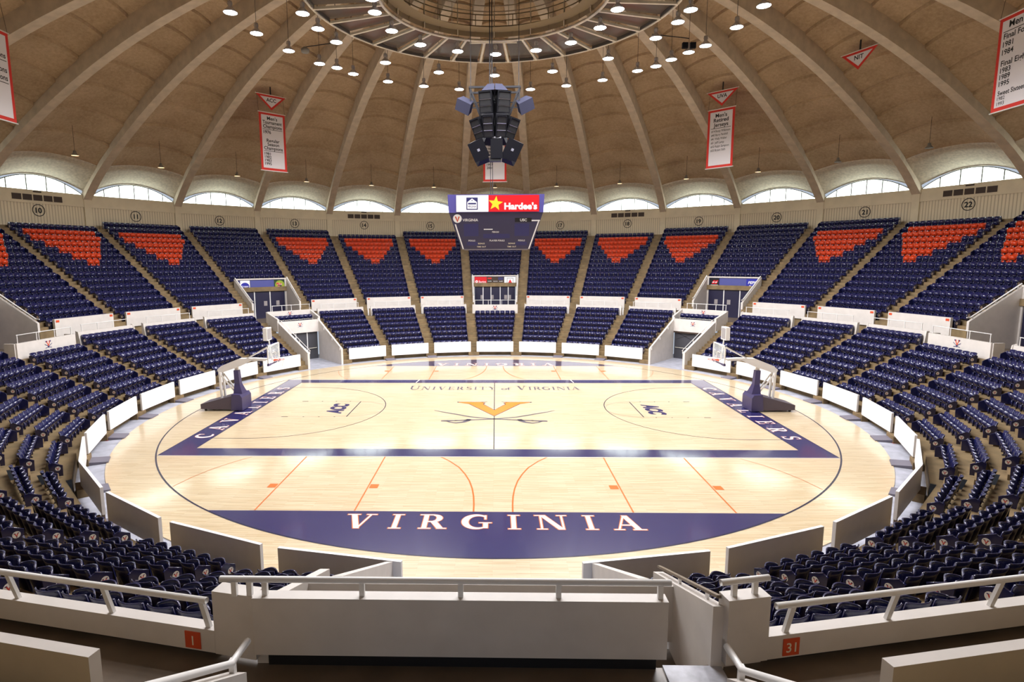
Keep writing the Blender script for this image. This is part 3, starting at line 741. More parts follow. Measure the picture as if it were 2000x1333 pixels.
    for i in range(len(e)-1):
        d = MB(); d.box(e[i], e[i+1]-.03, q+.02, q+.08, 0, 2.72, 'door_dark'); do = d.build('door', r)
        if k == 16 and i in (0, 2, 3, 4) or k != 16:
            if k == 16: c = {0: e[1]-.14, 2: e[1]+1.0, 3: e[3]+.62, 4: e[4]+.14}.get(i); 
            else: c = (e[i]+e[i+1])/2+(.3 if i == 1 else 0)*(1 if k == 12 else -1)
            if k == 16 and i == 2: c = -.34
            g = MB(); g.box(c-.17, c+.17, q, q+.02, 1.25, 1.72, 'pane_light'); g.build('door_window', do)
    for u in e[1:-1]:
        m = MB(); m.box(u-.06, u+.03, q-.05, q+.03, 0, 2.72, 'rail_white'); m.build('door_post', r)
    lab = {16: 'entrance with dark doors under red and white sign boards, far centre below scoreboard', 12: 'entrance under a blue board with round blue and green logos, left upper seats', 20: 'entrance under a blue board with black and bright blue end signs, right upper seats',
           8: 'entrance with tall sloping grey side wall at the left edge', 24: 'entrance with tall sloping grey side wall at the right edge'}[k]
    tag(r, lab, 'entrance', 'entrance portals in the upper seats')
for k in (8, 12, 16, 20, 24, 32): portal(k)

# ------------------------------------------------------------------ floor tunnels with balconies (sections 12 and 20)
CHAIRS = []
def tunnel(k):
    p0, p1 = 20.4, 25.0; w0, w1 = T(p0, HALF-.1), T(p1, HALF-.1)
    r = empty('floor_tunnel', W(k, 0, 0, 0), -ang(k))
    for s in (-1, 1):
        th = .09; A = [(s*w0-th, p0, -.03), (s*w0-th, p0, 1.35), (s*w1-th, p1, 3.58), (s*w1-th, p1, -.03)]
        b = MB(); b.prism(A, [(x+2*th, y, z) for x, y, z in A], 'white_wall'); sw = b.build('side_wall', r)
        h = MB(); h.tube([(s*(w0-.16), p0, 1.50), (s*(w1-.16), p1-.1, 3.72)], .03, 'rail_white', 6)
        for f in (.02, .35, .7, .98): h.box(s*(w0-.16+(w1-w0)*f)-.02, s*(w0-.16+(w1-w0)*f)+.02, p0+(p1-p0)*f-.02, p0+(p1-p0)*f+.02, 1.2+2.2*f, 1.52+2.2*f, 'rail_white')
        h.build('handrail', sw)
        w2, w3 = T(25., HALF), T(27., HALF)
        A = [(s*w2-th, 25.0, 2.75), (s*w2-th, 25.0, 3.85), (s*w3-th, 26.95, 4.40), (s*w3-th, 26.95, 2.75)]
        b = MB(); b.prism(A, [(x+2*th, y, z) for x, y, z in A], 'white_wall'); b.build('balcony_side_wall', r)
    b = MB(); b.box(-w1, w1, p1-.1, p1+.1, 2.50, 3.62, 'white_wall'); lw = b.build('lintel_wall', r)
    m = MB(); vmark(m, (0, p1-.1, 3.24), (1, 0, 0), (0, 0, 1), (0, -1, 0), .30); tag(m.build('emblem', lw), 'orange and navy V over crossed sabres')
    w3 = T(26.9, HALF)
    b = MB(); b.box(-w3, w3, 26.82, 26.98, 3.1, 4.42, 'white_wall'); bw = b.build('balcony_wall', r)
    m = MB(); vmark(m, (0, 26.82, 4.14), (1, 0, 0), (0, 0, 1), (0, -1, 0), .30); tag(m.build('emblem', bw), 'orange and navy V over crossed sabres')
    b = MB(); b.box(-w1, w1, 25.0, 26.9, 3.2, 3.3, 'terrace'); b.build('balcony_floor', r)
    b = MB(); b.box(-w1-.1, w1+.1, 26.2, 26.8, 3.3, 3.62, 'white_wall'); b.build('balcony_bench', r)
    rail_set(r, -w3+.5, w3-.1, 26.9, 4.42, 4.92, 5, 0, True, .024)
    e = (-w1+.1, -.35, .75, w1-.1) if k == 12 else (-w1+.1, .25, w1-.1)
    for i in range(len(e)-1):
        d = MB(); d.box(e[i], e[i+1]-.04, p1+.12, p1+.18, -.03, 2.5, 'door_grey')
        if k == 20:
            d.bar((e[i]+.1, p1+.11, 1.7), (e[i+1]-.15, p1+.11, 2.4), .05, .02, 'steel_dark'); d.bar((e[i+1]-.15, p1+.11, 1.7), (e[i]+.1, p1+.11, 2.4), .05, .02, 'steel_dark')
        do = d.build('door', r)
        h = MB(); h.tube([(e[i]+.15, p1+.10, 1.0), (e[i]+.15, p1+.04, .98), (e[i+1]-.2, p1+.04, .98), (e[i+1]-.2, p1+.10, 1.0)], .025, 'steel', 6); h.build('push_bar', do)
    if k == 12:
        for u in e[1:-1]:
            m = MB(); m.box(u-.05, u+.02, p1+.05, p1+.14, -.03, 2.5, 'rail_white'); m.build('door_post', r)
    else:
        b = MB(); b.box(-w1+.1, w1-.1, p1-.08, p1+.05, 2.36, 2.5, 'vent_dark'); b.build('shutter_box', r)
    tag(r, 'white walled floor tunnel with grey doors under a small balcony, %s' % ('left of the far centre' if k == 12 else 'right of the far centre'), 'tunnel', 'floor tunnels')
    for i in range(8):
        u = -w1+.30+i*(2*w1-.6)/7; CHAIRS.append((k, i, u, 26.35, 3.3))
for k in (12, 20): tunnel(k)

# near tunnel and front box (section 32)
r = empty('floor_tunnel', W(32, 0, 0, 0), -ang(32))
for s in (-1, 1):
    b = MB(); th = .09; A = [(s*2.62-th, 20.5, -.03), (s*2.62-th, 20.5, 1.28), (s*2.62-th, 25.1, 3.52), (s*2.62-th, 25.1, -.03)]
    b.prism(A, [(x+2*th, y, z) for x, y, z in A], 'white_wall'); b.build('side_wall', r)
    b = MB(); A = [(s*3.14-th, 24.1, 1.5), (s*3.14-th, 24.1, 3.09), (s*3.14-th, 27.0, 4.22), (s*3.14-th, 27.0, 2.2)]
    b.prism(A, [(x+2*th, y, z) for x, y, z in A], 'white_wall'); sw = b.build('balcony_side_wall', r)
    if s < 0:
        h = MB(); h.bar((s*3.14, 24.15, 3.22), (s*3.14, 26.95, 4.33), .06, .04, 'rail_brown'); h.box(s*3.14-.02, s*3.14+.02, 25.3, 25.36, 3.5, 3.68, 'rail_white'); h.box(s*3.14-.02, s*3.14+.02, 26.5, 26.56, 3.95, 4.15, 'rail_white'); h.build('handrail', sw)
b = MB(); b.box(-3.05, 3.05, 25.1, 25.3, 2.5, 3.50, 'white_wall'); b.build('lintel_wall', r)
tag(r, 'near floor tunnel with sloping white side walls just beyond the front box', 'tunnel', 'floor tunnels')
r = empty('front_box', W(32, 0, 27.06, ZC), -ang(32))
b = MB(); b.box(-2.40, 3.19, -.10, .10, .24, 1.07, 'white_wall'); b.box(-2.30, 3.06, -.10, -.03, 0, .24, 'black'); b.build('wall', r)  # black strip below stands in for the shadow gap and stops light leaking
def toL(k1, u, p, z):
    x, y, _ = W(k1, u, p); ux = (math.cos(ang(32)), -math.sin(ang(32))); py = (math.sin(ang(32)), math.cos(ang(32)))
    return (x*ux[0]+y*ux[1], x*py[0]+y*py[1]-27.06, z)
w_ = T(27.10, HALF); b = MB(); Q = [(-w_-.02, 26.97), (-w_+.62, 26.97), (-w_+.62, 27.21), (-w_-.02, 27.21)]
b.hexa([toL(1, u, p, .12) for u, p in Q], [toL(1, u, p, 1.06) for u, p in Q], 'white_wall'); b.build('end_block', r)
rail_set(r, -2.40, 3.60, .0, 1.07, 1.29, 2, 0, True, .045, True)
hr = [c for c in r.children if c.name.startswith('handrail')][0]
for c in list(hr.children): bpy.data.objects.remove(c)
for u in (-2.31, -.95, .37, 1.71, 3.04, 3.25, 3.46):
    p = MB(); p.box(u-.035, u+.035, -.03, .03, 1.05, 1.27, 'rail_white'); p.build('post', hr)
tag(r, 'wide white front box wall with handrail at the bottom centre', 'parapet', 'parapets behind the lower seats')
# ------------------------------------------------------------------ seats
SW = .224
def grid_solid(fn, nx, nz, th):
    """closed curved sheet: fn(a in -1..1, t in 0..1) -> (point, normal)"""
    F = []; B = []
    for j in range(nz+1):
        for i in range(nx+1):
            p, n = fn(-1+2*i/nx, j/nz); p = Vector(p); n = Vector(n).normalized()
            F.append(p); B.append(p+n*th)
    m = nx+1; v = F+B; o = len(F); f = []
    for j in range(nz):
        for i in range(nx):
            a = j*m+i; f.append((a, a+1, a+m+1, a+m)); f.append((o+a, o+a+m, o+a+m+1, o+a+1))
    for i in range(nx): f.append((i+1, i, o+i, o+i+1)); a = nz*m+i; f.append((a, a+1, o+a+1, o+a))
    for j in range(nz): a = j*m; f.append((a, a+m, o+a+m, o+a)); a = j*m+nx; f.append((a+m, a, o+a, o+a+m))
    return v, f
def back_fn(a, t):
    z = .09+t*(.645-.012*a*a); y = .02+.15*t-.095*a*a*(.5+.5*t)
    if t > .99: y += .012
    return (a*SW, y, z), (.25*a, 1., -.3)
def pan_fn(a, t):
    z = .36+t*(.275-.02*a*a); y = -.01-.03*t-.02*math.sin(t*math.pi)-.11*(1-a*a)*(.4+.6*t)
    return (a*SW*.93, y, z), (-.2*a, -1., .35)
def seat_meshes(nx, nz):
    return grid_solid(back_fn, nx, nz+1, .03), grid_solid(pan_fn, nx, nz, .05)
def seat_part(geo, m, name, rimr=0.):
    mb = MB(); mb.add(geo[0], geo[1], m, True)
    return mb
def add_rim(mb, fn, m, off, r=.017):
    pts = []
    for a in np.linspace(-.95, .95, 11):
        p, n = fn(a, 1.); p = Vector(p)+Vector(n).normalized()*off; pts.append(tuple(p))
    mb.tube(pts, r, m, 6)
def stand_mb(m='seat_dark'):
    mb = MB(); mb.box(-.03, .03, -.06, .06, 0, .04, m); mb.box(-.02, .02, -.02, .03, 0, .38, m); mb.box(-.19, .19, -.06, .05, .32, .36, m); return mb
def endpanel_mb():
    O = [(-.32, .06), (-.33, .44), (.0, .62), (.12, .58), (.08, .06)]
    mb = MB(); mb.prism([(-.018, y, z) for y, z in O], [(.018, y, z) for y, z in O], 'seat_navy')
    mb.tube([(0, -.33, .45), (0, .0, .63)], .02, 'seat_navy', 6)
    return mb
def endemblem_mb(sides=(-1, 1)):
    mb = MB()
    for s in sides:
        c = (s*.0195, -.17, .37); mb.disc(c, .088, (0, 1, 0), (0, 0, 1), 'emblem_white', 20)
        x = s*.0205
        for t in (-1, 1): mb.poly([(x, -.17, .31), (x, -.17+t*.045, .40), (x, -.17+t*.02, .405), (x, -.17, .35)], 'emblem_red'); mb.poly([(x, -.17+t*.06, .415), (x, -.17+t*.02, .415), (x, -.17+t*.02, .395), (x, -.17+t*.055, .395)], 'sign_navy')
        mb.poly([(x, -.185, .325), (x, -.155, .325), (x, -.16, .295), (x, -.18, .295)], 'sign_navy')
    return mb

seats = []      # k, bank, row, index, count, p, z, u, orange
def rows(k, bank):
    if bank == 'L':
        n = 7 if k in (8, 16, 24) else lrows(k)
        return [(i, lp0(k)+LPITCH*i+.60, LZ0+LRISE*i) for i in range(n)]
    n = UN-1 if k in (10, 14, 18, 22) else UN
    return [(i, UP0+UPITCH*i+.47, UZ0+URISE*i) for i in range(5 if k in PORTAL else 0, n)]
ORANGE = {9, 10, 11, 13, 14, 15, 17, 18, 19, 21, 22, 23}
for bank, ks in (('L', [k for k in range(1, 32) if k not in TUNNEL]), ('U', list(range(8, 25)))):
    for k in ks:
        for i, p, z in rows(k, bank):
            w = T(p, 5.625)-(.53 if bank == 'L' else .56); n = int(2*w/.468); pit = 2*w/n
            no = 0
            if bank == 'U' and k in ORANGE and 8 <= i <= 13: no = {8: 1, 9: 4, 10: 7, 11: 9, 12: 11, 13: n-2}[i]
            if no and (no-n) % 2: no += 1
            for j in range(n):
                u = -w+pit*(j+.5); o = abs(u) < no*pit/2-.02 if no else False
                
                pr = project(W(k, u, p, z+.6))
                vis = pr is not None and -30 < pr[0] < 2030 and -20 < pr[1] < 1360
                near = pr is not None and -500 < pr[0] < 2500 and pr[1] < 1700
                if not near: continue
                if k in (1, 31) and abs(W(k, u, p)[0]) < (3.48 if p > 23.9 else 2.95): continue
                if bank == 'L' and k in (1, 31) and i == 7 and False: vis = False
                seats.append([k, bank, i, j, n, p, z, u, o, (Vector(W(k, u, p, z+.6))-Vector((CX, CY, CZ))).length, vis])
def hidden(s):      # seats masked by the front box or walls near the camera
    k, bank, i = s[0], s[1], s[2]
    return False
navy = sorted([s for s in seats if not s[8] and s[10]], key=lambda s: s[9])
near_navy = navy[:290]; ids = set(map(id, near_navy))
orng = sorted([s for s in seats if s[8] and s[10]], key=lambda s: s[9]); near_or = orng[:300]; ido = set(map(id, near_or))
hi_b, hi_p = seat_meshes(10, 4)
mb = MB(); mb.add(hi_b[0], hi_b[1], 'seat_navy', True); add_rim(mb, back_fn, 'seat_navy', .015, .017); root = empty('stadium_seat', (0, 0, 0))
bk = mb.build('backrest', root)
mb = MB(); mb.add(hi_p[0], hi_p[1], 'seat_navy', True); add_rim(mb, pan_fn, 'seat_navy', .02, .016); pn = mb.build('folded_seat', root)
mb = MB()
for s in (-.12, .12): mb.lathe([(.0, .012), (.016, .006), (.02, 0)], 'pane_light', 8, (s, .13, .42))
st = stand_mb().build('support', root)
ep_me = endpanel_mb().build('end_panel'); em_l = endemblem_mb((-1,)).build('emblem'); em_r = endemblem_mb((1,)).build('emblem')
def seat_label(s):
    k, bank, i, j, n = s[0], s[1], s[2], s[3], s[4]
    # in the picture, seats of far blocks count left to right with growing u; blocks beside the camera are mirrored
    xa = project(W(k, -.5, s[5], s[6]+.6)); xb = project(W(k, .5, s[5], s[6]+.6))
    jj = j if (xa is None or xb is None or xb[0] >= xa[0]) else n-1-j
    row = 'top row' if (bank == 'L' and i == lrows(k)-1) else '%s row' % ORD[i+1]
    pos = 'leftmost' if jj == 0 else 'rightmost' if jj == n-1 else '%s from left' % ORD[jj+1]
    return 'navy seat, %s in %s, %s' % (pos, row, block_name(k))
used = False; ENDS = []
for s in near_navy:
    k, bank, i, j, n, p, z, u = s[:8]
    o = root if not used else copy_tree(root); used = True
    o.location = W(k, u, p, z); o.rotation_euler = (0, 0, -ang(k))
    ex = j in (0, n-1)
    tag(o, seat_label(s), 'seat', 'navy stadium seats nearest the camera')
    if ex: ENDS.append((o, j))
for o, j in ENDS:
        e = ep_me.copy(); COL.objects.link(e); e.parent = o; e.location = ((-1 if j == 0 else 1)*(SW+.032), 0, 0)
        q = (em_l if j == 0 else em_r).copy(); COL.objects.link(q); q.parent = e; tag(q, 'round white emblem on the row end panel')
bpy.data.objects.remove(ep_me); bpy.data.objects.remove(em_l); bpy.data.objects.remove(em_r)
# remaining seats of the bowl: one object
def seat_template(nx, nz):
    b, p = seat_meshes(nx, nz); mb = MB(); mb.add(b[0], b[1], 'seat_navy', True); mb.add(p[0], p[1], 'seat_navy', True)
    mb.box(-.2, .2, -.05, .05, .31, .36, 'seat_navy'); mb.box(-.025, .025, -.03, .03, 0, .31, 'seat_navy'); return mb
tm = seat_template(5, 2); tv = np.array(tm.v); tf = tm.f
def bake(sel, name, mats, ends=True):
    V = []; Fc = []; M = []; o = 0; ep = endpanel_mb(); ems = (endemblem_mb((-1,)), endemblem_mb((1,)))
    def put(v, f, k, p, z, u, mi):
        nonlocal o
        a = ang(k); x = v[:, 0]+u; y = v[:, 1]+p
        V.append(np.stack([x*math.cos(a)+y*math.sin(a), -x*math.sin(a)+y*math.cos(a), v[:, 2]+z], 1))
        Fc.extend([tuple(o+i for i in q) for q in f]); M.extend(mi if isinstance(mi, list) else [mi]*len(f)); o += len(v)
    for s in sel:
        k, bank, i, j, n, p, z, u = s[:8]
        put(tv, tf, k, p, z, u, 0)
        if ends and j in (0, n-1):
            uu = u+(-1 if j == 0 else 1)*(SW+.032)
            put(np.array(ep.v), ep.f, k, p, z, uu, 0)
            em = ems[0 if j == 0 else 1]
            put(np.array(em.v), em.f, k, p, z, uu, [1+m for m in em.m])
    V = np.concatenate(V); me = bpy.data.meshes.new(name); me.from_pydata(V.tolist(), [], Fc)
    for m in mats: me.materials.append(MAT[m])
    me.polygons.foreach_set('material_index', M); me.polygons.foreach_set('use_smooth', [len(f) == 4 for f in Fc]); me.update()
    ob = bpy.data.objects.new(name, me); COL.objects.link(ob); return ob
rest = [s for s in seats if not s[8] and id(s) not in ids]
ob = bake(rest, 'stadium_seats', ['seat_navy', 'emblem_white', 'emblem_red', 'sign_navy'])
tag(ob, 'mass of navy folding seats filling the far and upper rows', 'seats', None, 'stuff')
# orange seats of the upper triangles
tmo = MB(); b, p = seat_meshes(5, 2); tmo.add(b[0], b[1], 'seat_orange', True); tmo.add(p[0], p[1], 'seat_orange', True); tmo.box(-.2, .2, -.05, .05, .36, .42, 'seat_orange'); tmo.box(-.025, .025, -.03, .03, 0, .36, 'seat_dark')
oo = tmo.build('orange_seat'); first = True
cnt = {}
for s in sorted(orng, key=lambda s: (s[0], -s[2], s[3])): cnt.setdefault((s[0], s[2]), []).append(s)
for s in near_or:
    k, bank, i, j, n, p, z, u = s[:8]
    c = oo if first else oo.copy()
    if not first: COL.objects.link(c)
    first = False; c.location = W(k, u, p, z); c.rotation_euler = (0, 0, -ang(k))
    L = cnt[(k, i)]; q = L.index(s)
    pos = 'only one' if len(L) == 1 else ('leftmost' if q == 0 else 'rightmost' if q == len(L)-1 else '%s from left' % ORD[q+1])
    row = 'bottom orange row' if i == 8 else 'top orange row' if i == 13 else '%s orange row' % ORD[14-i]
    tag(c, 'orange seat, %s in %s, upper %s' % (pos, row, block_name(k)), 'seat', 'orange seats of the upper triangles')
rest_o = [s for s in seats if s[8] and id(s) not in ido]
if rest_o:
    ob = bake(rest_o, 'orange_seats', ['seat_orange'], False); tag(ob, 'remaining orange seats of the farthest upper triangles', 'seats', None, 'stuff')
# balcony chairs
mb = MB(); b, p = seat_meshes(8, 3)
cr = empty('balcony_chair', (0, 0, 0)); mb.add(b[0], b[1], 'seat_navy', True); mb.build('backrest', cr)
mb = MB(); mb.add(p[0], p[1], 'seat_navy', True); mb.build('folded_seat', cr)
mb = MB(); mb.box(-.2, .2, -.05, .05, .30, .42, 'white_wall'); mb.build('support', cr); f_ = True
for k, i, u, p, z in CHAIRS:
    c = cr if f_ else copy_tree(cr); f_ = False
    c.location = W(k, u, p-.25, z); c.rotation_euler = (0, 0, -ang(k))
    tag(c, 'navy chair, %s on the %s tunnel balcony' % ('leftmost' if i == 0 else 'rightmost' if i == 7 else ORD[i+1]+' from left', 'left' if k == 12 else 'right'), 'chair', 'chairs on the tunnel balconies')
# ------------------------------------------------------------------ wall numbers and vents
for k in range(10, 23):
    if k == 16: continue
    mb = MB(); y = -.02
    mb.disc((0, y-.006, 0), .52, (1, 0, 0), (0, 0, 1), 'banner_black', 28, .455)
    mb.text(str(k), .62, (0, y-.008, -.22), (1, 0, 0), (0, 0, 1), 'banner_black', 'C', .03)
    o = mb.build('section_number', None, W(k, 0, PW, 13.42), -ang(k))
    tag(o, 'black circled number %d painted high on the cream wall' % k, 'number', 'circled section numbers on the wall')
for k in (10, 14, 18, 22):
    r = empty('wall_vent', W(k, 0, PW-.06, 14.35), -ang(k))
    for i in range(5):
        u = -1.64+i*.82; mb = MB(); mb.box(u-.36, u+.36, -.03, .01, -.12, .38, 'vent_dark'); mb.box(u-.39, u+.39, -.02, .0, -.15, .41, 'cream'); mb.build('louver', r)
    mb = MB(); mb.box(-.32, .32, -.04, .0, .58, .70, 'vent_dark'); mb.build('slot', r)
    tag(r, 'row of five dark vent openings above wall number %d' % k, 'vent', 'vents above the wall numbers')

# ------------------------------------------------------------------ banners and pennants
BR = 28.5
def banner(az, lines, label, zt=22.2, h=5.05, w=2.42):
    a = az*D2R; r = empty('banner', (BR*math.sin(a), BR*math.cos(a), zt), -a)
    b = MB(); b.box(-w/2, w/2, -.006, .006, -h, 0, 'banner_red'); b.build('cloth', r)
    i = MB(); y = -.010; i.poly([(-w/2+.2, y, -h+.22), (w/2-.2, y, -h+.22), (w/2-.2, y, -.2), (-w/2+.2, y, -.2)], 'banner_white'); f = i.build('field', r)
    L = MB()
    for s, z, size, al, wd in lines:
        if s == '_': L.poly([(-w/2+.3, y-.004, z-.02), (w/2-.3, y-.004, z-.02), (w/2-.3, y-.004, z+.02), (-w/2+.3, y-.004, z+.02)], 'banner_black')
        else: L.text(s, size, ({'C': 0, 'L': -w/2+.36}[al], y-.004, z), (1, 0, 0), (0, 0, 1), 'banner_black', al, .02 if size > .3 else .008, wd)
    L.build('lettering', f)
    for z in (.02, -h-.02):
        q = MB(); q.tube([(-w/2-.08, 0, z), (w/2+.08, 0, z)], .04, 'rail_white', 6); q.build('rod', r)
    q = MB()
    for x in (-w/2, w/2): q.tube([(x, 0, .02), (x, .25, 1.75)], .012, 'steel_dark', 4)
    q.build('hanging_wire', r)
    tag(r, label, 'banner', 'white banners with red borders')
banner(-45, [("Men's", -.62, .42, 'C', None), ('Tournament', -.98, .42, 'C', 1.8), ('Champions', -1.34, .42, 'C', 1.75), ('_', -1.45, 0, 'C', None), ('1976', -1.82, .38, 'L', None),
    ('Regular', -2.55, .40, 'C', None), ('Season', -2.88, .40, 'C', None), ('Champions', -3.22, .40, 'C', 1.75), ('_', -3.34, 0, 'C', None), ('1981', -3.70, .34, 'L', None), ('1982', -3.99, .34, 'L', None), ('1983', -4.28, .34, 'L', None), ('1995', -4.57, .34, 'L', None)],
    'white red bordered banner listing tournament champions, left, under the ACC pennant')
banner(45, [("Men's", -.68, .46, 'C', None), ('Retired', -1.08, .46, 'C', None), ('Jerseys', -1.48, .46, 'C', None), ('_', -1.62, 0, 'C', None), ('#14 Buzzy Wilkinson', -1.95, .28, 'L', 1.72), ('#40 Barry Parkhill', -2.28, .28, 'L', 1.5), ('#41 Wally Walker', -2.61, .28, 'L', 1.45), ('#3  Jeff Lamp', -2.94, .28, 'L', 1.2), ('#50 Ralph Sampson', -3.27, .28, 'L', 1.66), ('#20 Bryant Stith', -3.60, .28, 'L', 1.35)],
    'white red bordered banner headed retired jerseys, right, under the UVA pennant')
banner(0, [('NCAA', -.70, .46, 'C', None), ('1976', -1.2, .34, 'L', None), ('1981', -1.52, .34, 'L', None), ('1982', -1.84, .34, 'L', None), ('1983', -2.16, .34, 'L', None), ('1984', -2.48, .34, 'L', None), ('1991', -2.80, .34, 'L', None), ('1995', -3.12, .34, 'L', None), ('1997', -3.44, .34, 'L', None), ('2001', -3.76, .34, 'L', None)],
    'white red bordered banner hanging behind the black speaker cluster')
banner(90, [("Men's", -.62, .50, 'C', None), ('_', -.80, 0, 'C', None), ('Final Four', -1.18, .42, 'L', 1.7), ('1981', -1.60, .40, 'L', None), ('1984', -2.02, .40, 'L', None), ('Final Eight', -2.62, .42, 'L', 1.7), ('1983', -2.98, .38, 'L', None), ('1989', -3.34, .38, 'L', None), ('1995', -3.70, .38, 'L', None), ('Sweet Sixteen', -4.20, .36, 'L', 1.75), ('1982', -4.46, .28, 'L', None), ('1993', -4.74, .28, 'L', None)],
    'large white red bordered banner cut by the right edge')
banner(-90, [("Men's", -.62, .46, 'C', None), ('Champions', -1.5, .42, 'C', 1.75), ('_', -1.65, 0, 'C', None), ('Champions', -2.3, .42, 'C', 1.75), ('Champions', -2.75, .42, 'C', 1.75), ('_', -2.9, 0, 'C', None)],
    'white red bordered banner cut by the left edge')
def pennant(az, s, label, r_=BR, zt=23.75):
    a = az*D2R; w = 1.40; h = 1.30; r = empty('pennant', (r_*math.sin(a), r_*math.cos(a), zt), -a)
    b = MB(); b.prism([(-w, -.006, 0), (0, -.006, -h), (w, -.006, 0)], [(-w, .006, 0), (0, .006, -h), (w, .006, 0)], 'banner_red'); b.build('cloth', r)
    i = MB(); i.poly([(-w+.40, -.010, -.17), (0, -.010, -h+.24), (w-.40, -.010, -.17)], 'banner_white'); f = i.build('field', r)
    L = MB(); L.text(s, .44, (0, -.014, -.58), (1, 0, 0), (0, 0, 1), 'banner_black', 'C', .02); L.build('lettering', f)
    q = MB(); q.tube([(-w-.05, 0, .02), (w+.05, 0, .02)], .035, 'rail_white', 6); q.build('rod', r)
    q = MB(); q.box(-.04, .04, .02, .10, .02, .75, 'steel_dark'); q.build('bracket', r)
    tag(r, label, 'pennant', 'triangular pennants under the roof')
pennant(-45, 'ACC', 'white triangular pennant lettered ACC hanging at the upper left')
pennant(45, 'UVA', 'white triangular pennant lettered UVA hanging at the upper right')
pennant(67.5, 'NIT', 'white triangular pennant lettered NIT hanging alone at the far right', 28.65, 23.9)

# ------------------------------------------------------------------ scoreboard
r = empty('scoreboard', (.11, 0, 9.5))
Wt, Wm, Wb = 2.56, 2.52, 1.90; z0, z1, z2 = .04, 1.95, 2.90
b = MB()
b.hexa([(-Wb, -Wb, z0), (Wb, -Wb, z0), (Wb, Wb, z0), (-Wb, Wb, z0)], [(-Wm, -Wm, z1), (Wm, -Wm, z1), (Wm, Wm, z1), (-Wm, Wm, z1)], 'sign_face'); b.build('display_body', r)
b = MB(); b.hexa([(-Wm-.02, -Wm-.02, z1), (Wm+.02, -Wm-.02, z1), (Wm+.02, Wm+.02, z1), (-Wm-.02, Wm+.02, z1)], [(-Wt-.02, -Wt-.02, z2), (Wt+.02, -Wt-.02, z2), (Wt+.02, Wt+.02, z2), (-Wt-.02, Wt+.02, z2)], 'sign_purple'); band = b.build('sign_band', r)
f = -Wt-.032
def F(mb, u0, u1, a, c, m, e=0.): mb.poly([(u0, f-e, a), (u1, f-e, a), (u1, f-e, c), (u0, f-e, c)], m)
b = MB(); F(b, -2.12, -.40, 1.99, 2.86, 'sign_white')
F(b, -1.58, -.97, 2.10, 2.74, 'sign_navy', .003)
b.poly([(-1.53, f-.005, 2.15), (-1.02, f-.005, 2.15), (-1.02, f-.005, 2.50), (-1.275, f-.005, 2.69), (-1.53, f-.005, 2.50)], 'sign_white')
b.text('VIRGINIA', .15, (-1.275, f-.007, 2.22), (1, 0, 0), (0, 0, 1), 'sign_navy', 'C', .015, .46); b.disc((-1.275, f-.007, 2.58), .03, (1, 0, 0), (0, 0, 1), 'sign_navy', 10)
F(b, -1.49, -1.06, 2.38, 2.46, 'sign_navy', .007)
b.build('white_sign', band)
b = MB(); F(b, -.39, 2.30, 1.99, 2.86, 'sign_red')
P = [(-.02+(.40 if i % 2 == 0 else .17)*math.sin(i*math.pi/5+.12), f-.004, 2.42+(.40 if i % 2 == 0 else .17)*math.cos(i*math.pi/5+.12)) for i in range(10)]
for i in range(5): b.poly([P[2*i], P[(2*i+1) % 10], (-.02, f-.004, 2.42), P[(2*i-1) % 10]], 'sign_yellow')
b.text("Hardee's", .46, (1.32, f-.004, 2.12), (1, 0, 0), (0, 0, 1), 'sign_white', 'C', .045, 1.75)
b.build('red_sign', band)
# tilted display face
bo = Vector((0, -Wb, z0)); to = Vector((0, -Wm, z1)); yd = (to-bo).normalized(); LEN = (to-bo).length; nr = Vector((0, -yd.z, yd.y)).normalized()
b = MB(); q = lambda u, t, e=.006: tuple(bo+yd*(t*LEN)+nr*e+Vector((u, 0, 0)))
def FT(s, u, t, size, m='sign_white', al='C', bold=.012): b.text(s, size, q(u, t), (1, 0, 0), yd, m, al, bold)
def FR(u0, u1, t0, t1, m, e=.004): b.poly([q(u0, t0, e), q(u1, t0, e), q(u1, t1, e), q(u0, t1, e)], m)
b.disc(q(-2.08, .845, .004), .235, (1, 0, 0), yd, 'sign_white', 24)
for t in (-1, 1): b.poly([q(-2.08, .745, .007), q(-2.08+t*.14, .90, .007), q(-2.08+t*.06, .90, .007), q(-2.08, .80, .007)], 'plate_orange')
FT('VIRGINIA', -1.38, .77, .20); FR(1.02, 1.92, .745, .855, 'sign_black'); FT('USC', 1.48, .765, .20, bold=.02)
FR(1.92, 2.36, .765, .80, 'sign_white')
FR(-.66, -.18, .535, .56, 'sign_white'); FT('PERIOD', -.02, .455, .11)
for s, u, t in (('FOULS', -1.32, .215), ('PLAYER FOULS', .06, .215), ('FOULS', 1.40, .215)): FT(s, u, t, .125)
for s, u, t in (('BONUS', -.80, .135), ('BONUS', .86, .135), ('TIME OUT', -.80, .045), ('TIME OUT', .86, .045)): FT(s, u, t, .11, 'sign_cream')
def sl(u0, t0, u1, t1, w): b.poly([q(u0-w, t0), q(u0+w, t0), q(u1+w, t1), q(u1-w, t1)], 'sign_white')
sl(-1.80, .0, -2.20, .69, .035); sl(1.80, .0, 2.32, .80, .035)
for u0, u1, t0, t1 in ((-1.75, -.95, .36, .70), (1.0, 1.8, .36, .70), (-.7, .75, .30, .42), (-1.6, -1.0, .1, .2), (1.1, 1.7, .1, .2)): FR(u0, u1, t0, t1, 'sign_navy', .002)
b.build('score_lettering', r)
for x in (-.30, -.18):
    h = MB(); h.tube([(x, -.85, z2), (x, -.85, 4.84)], .018, 'steel_dark', 5); h.build('hoist_cable', r)
tag(r, 'four sided purple scoreboard hanging over centre court with red sign on top', 'scoreboard')

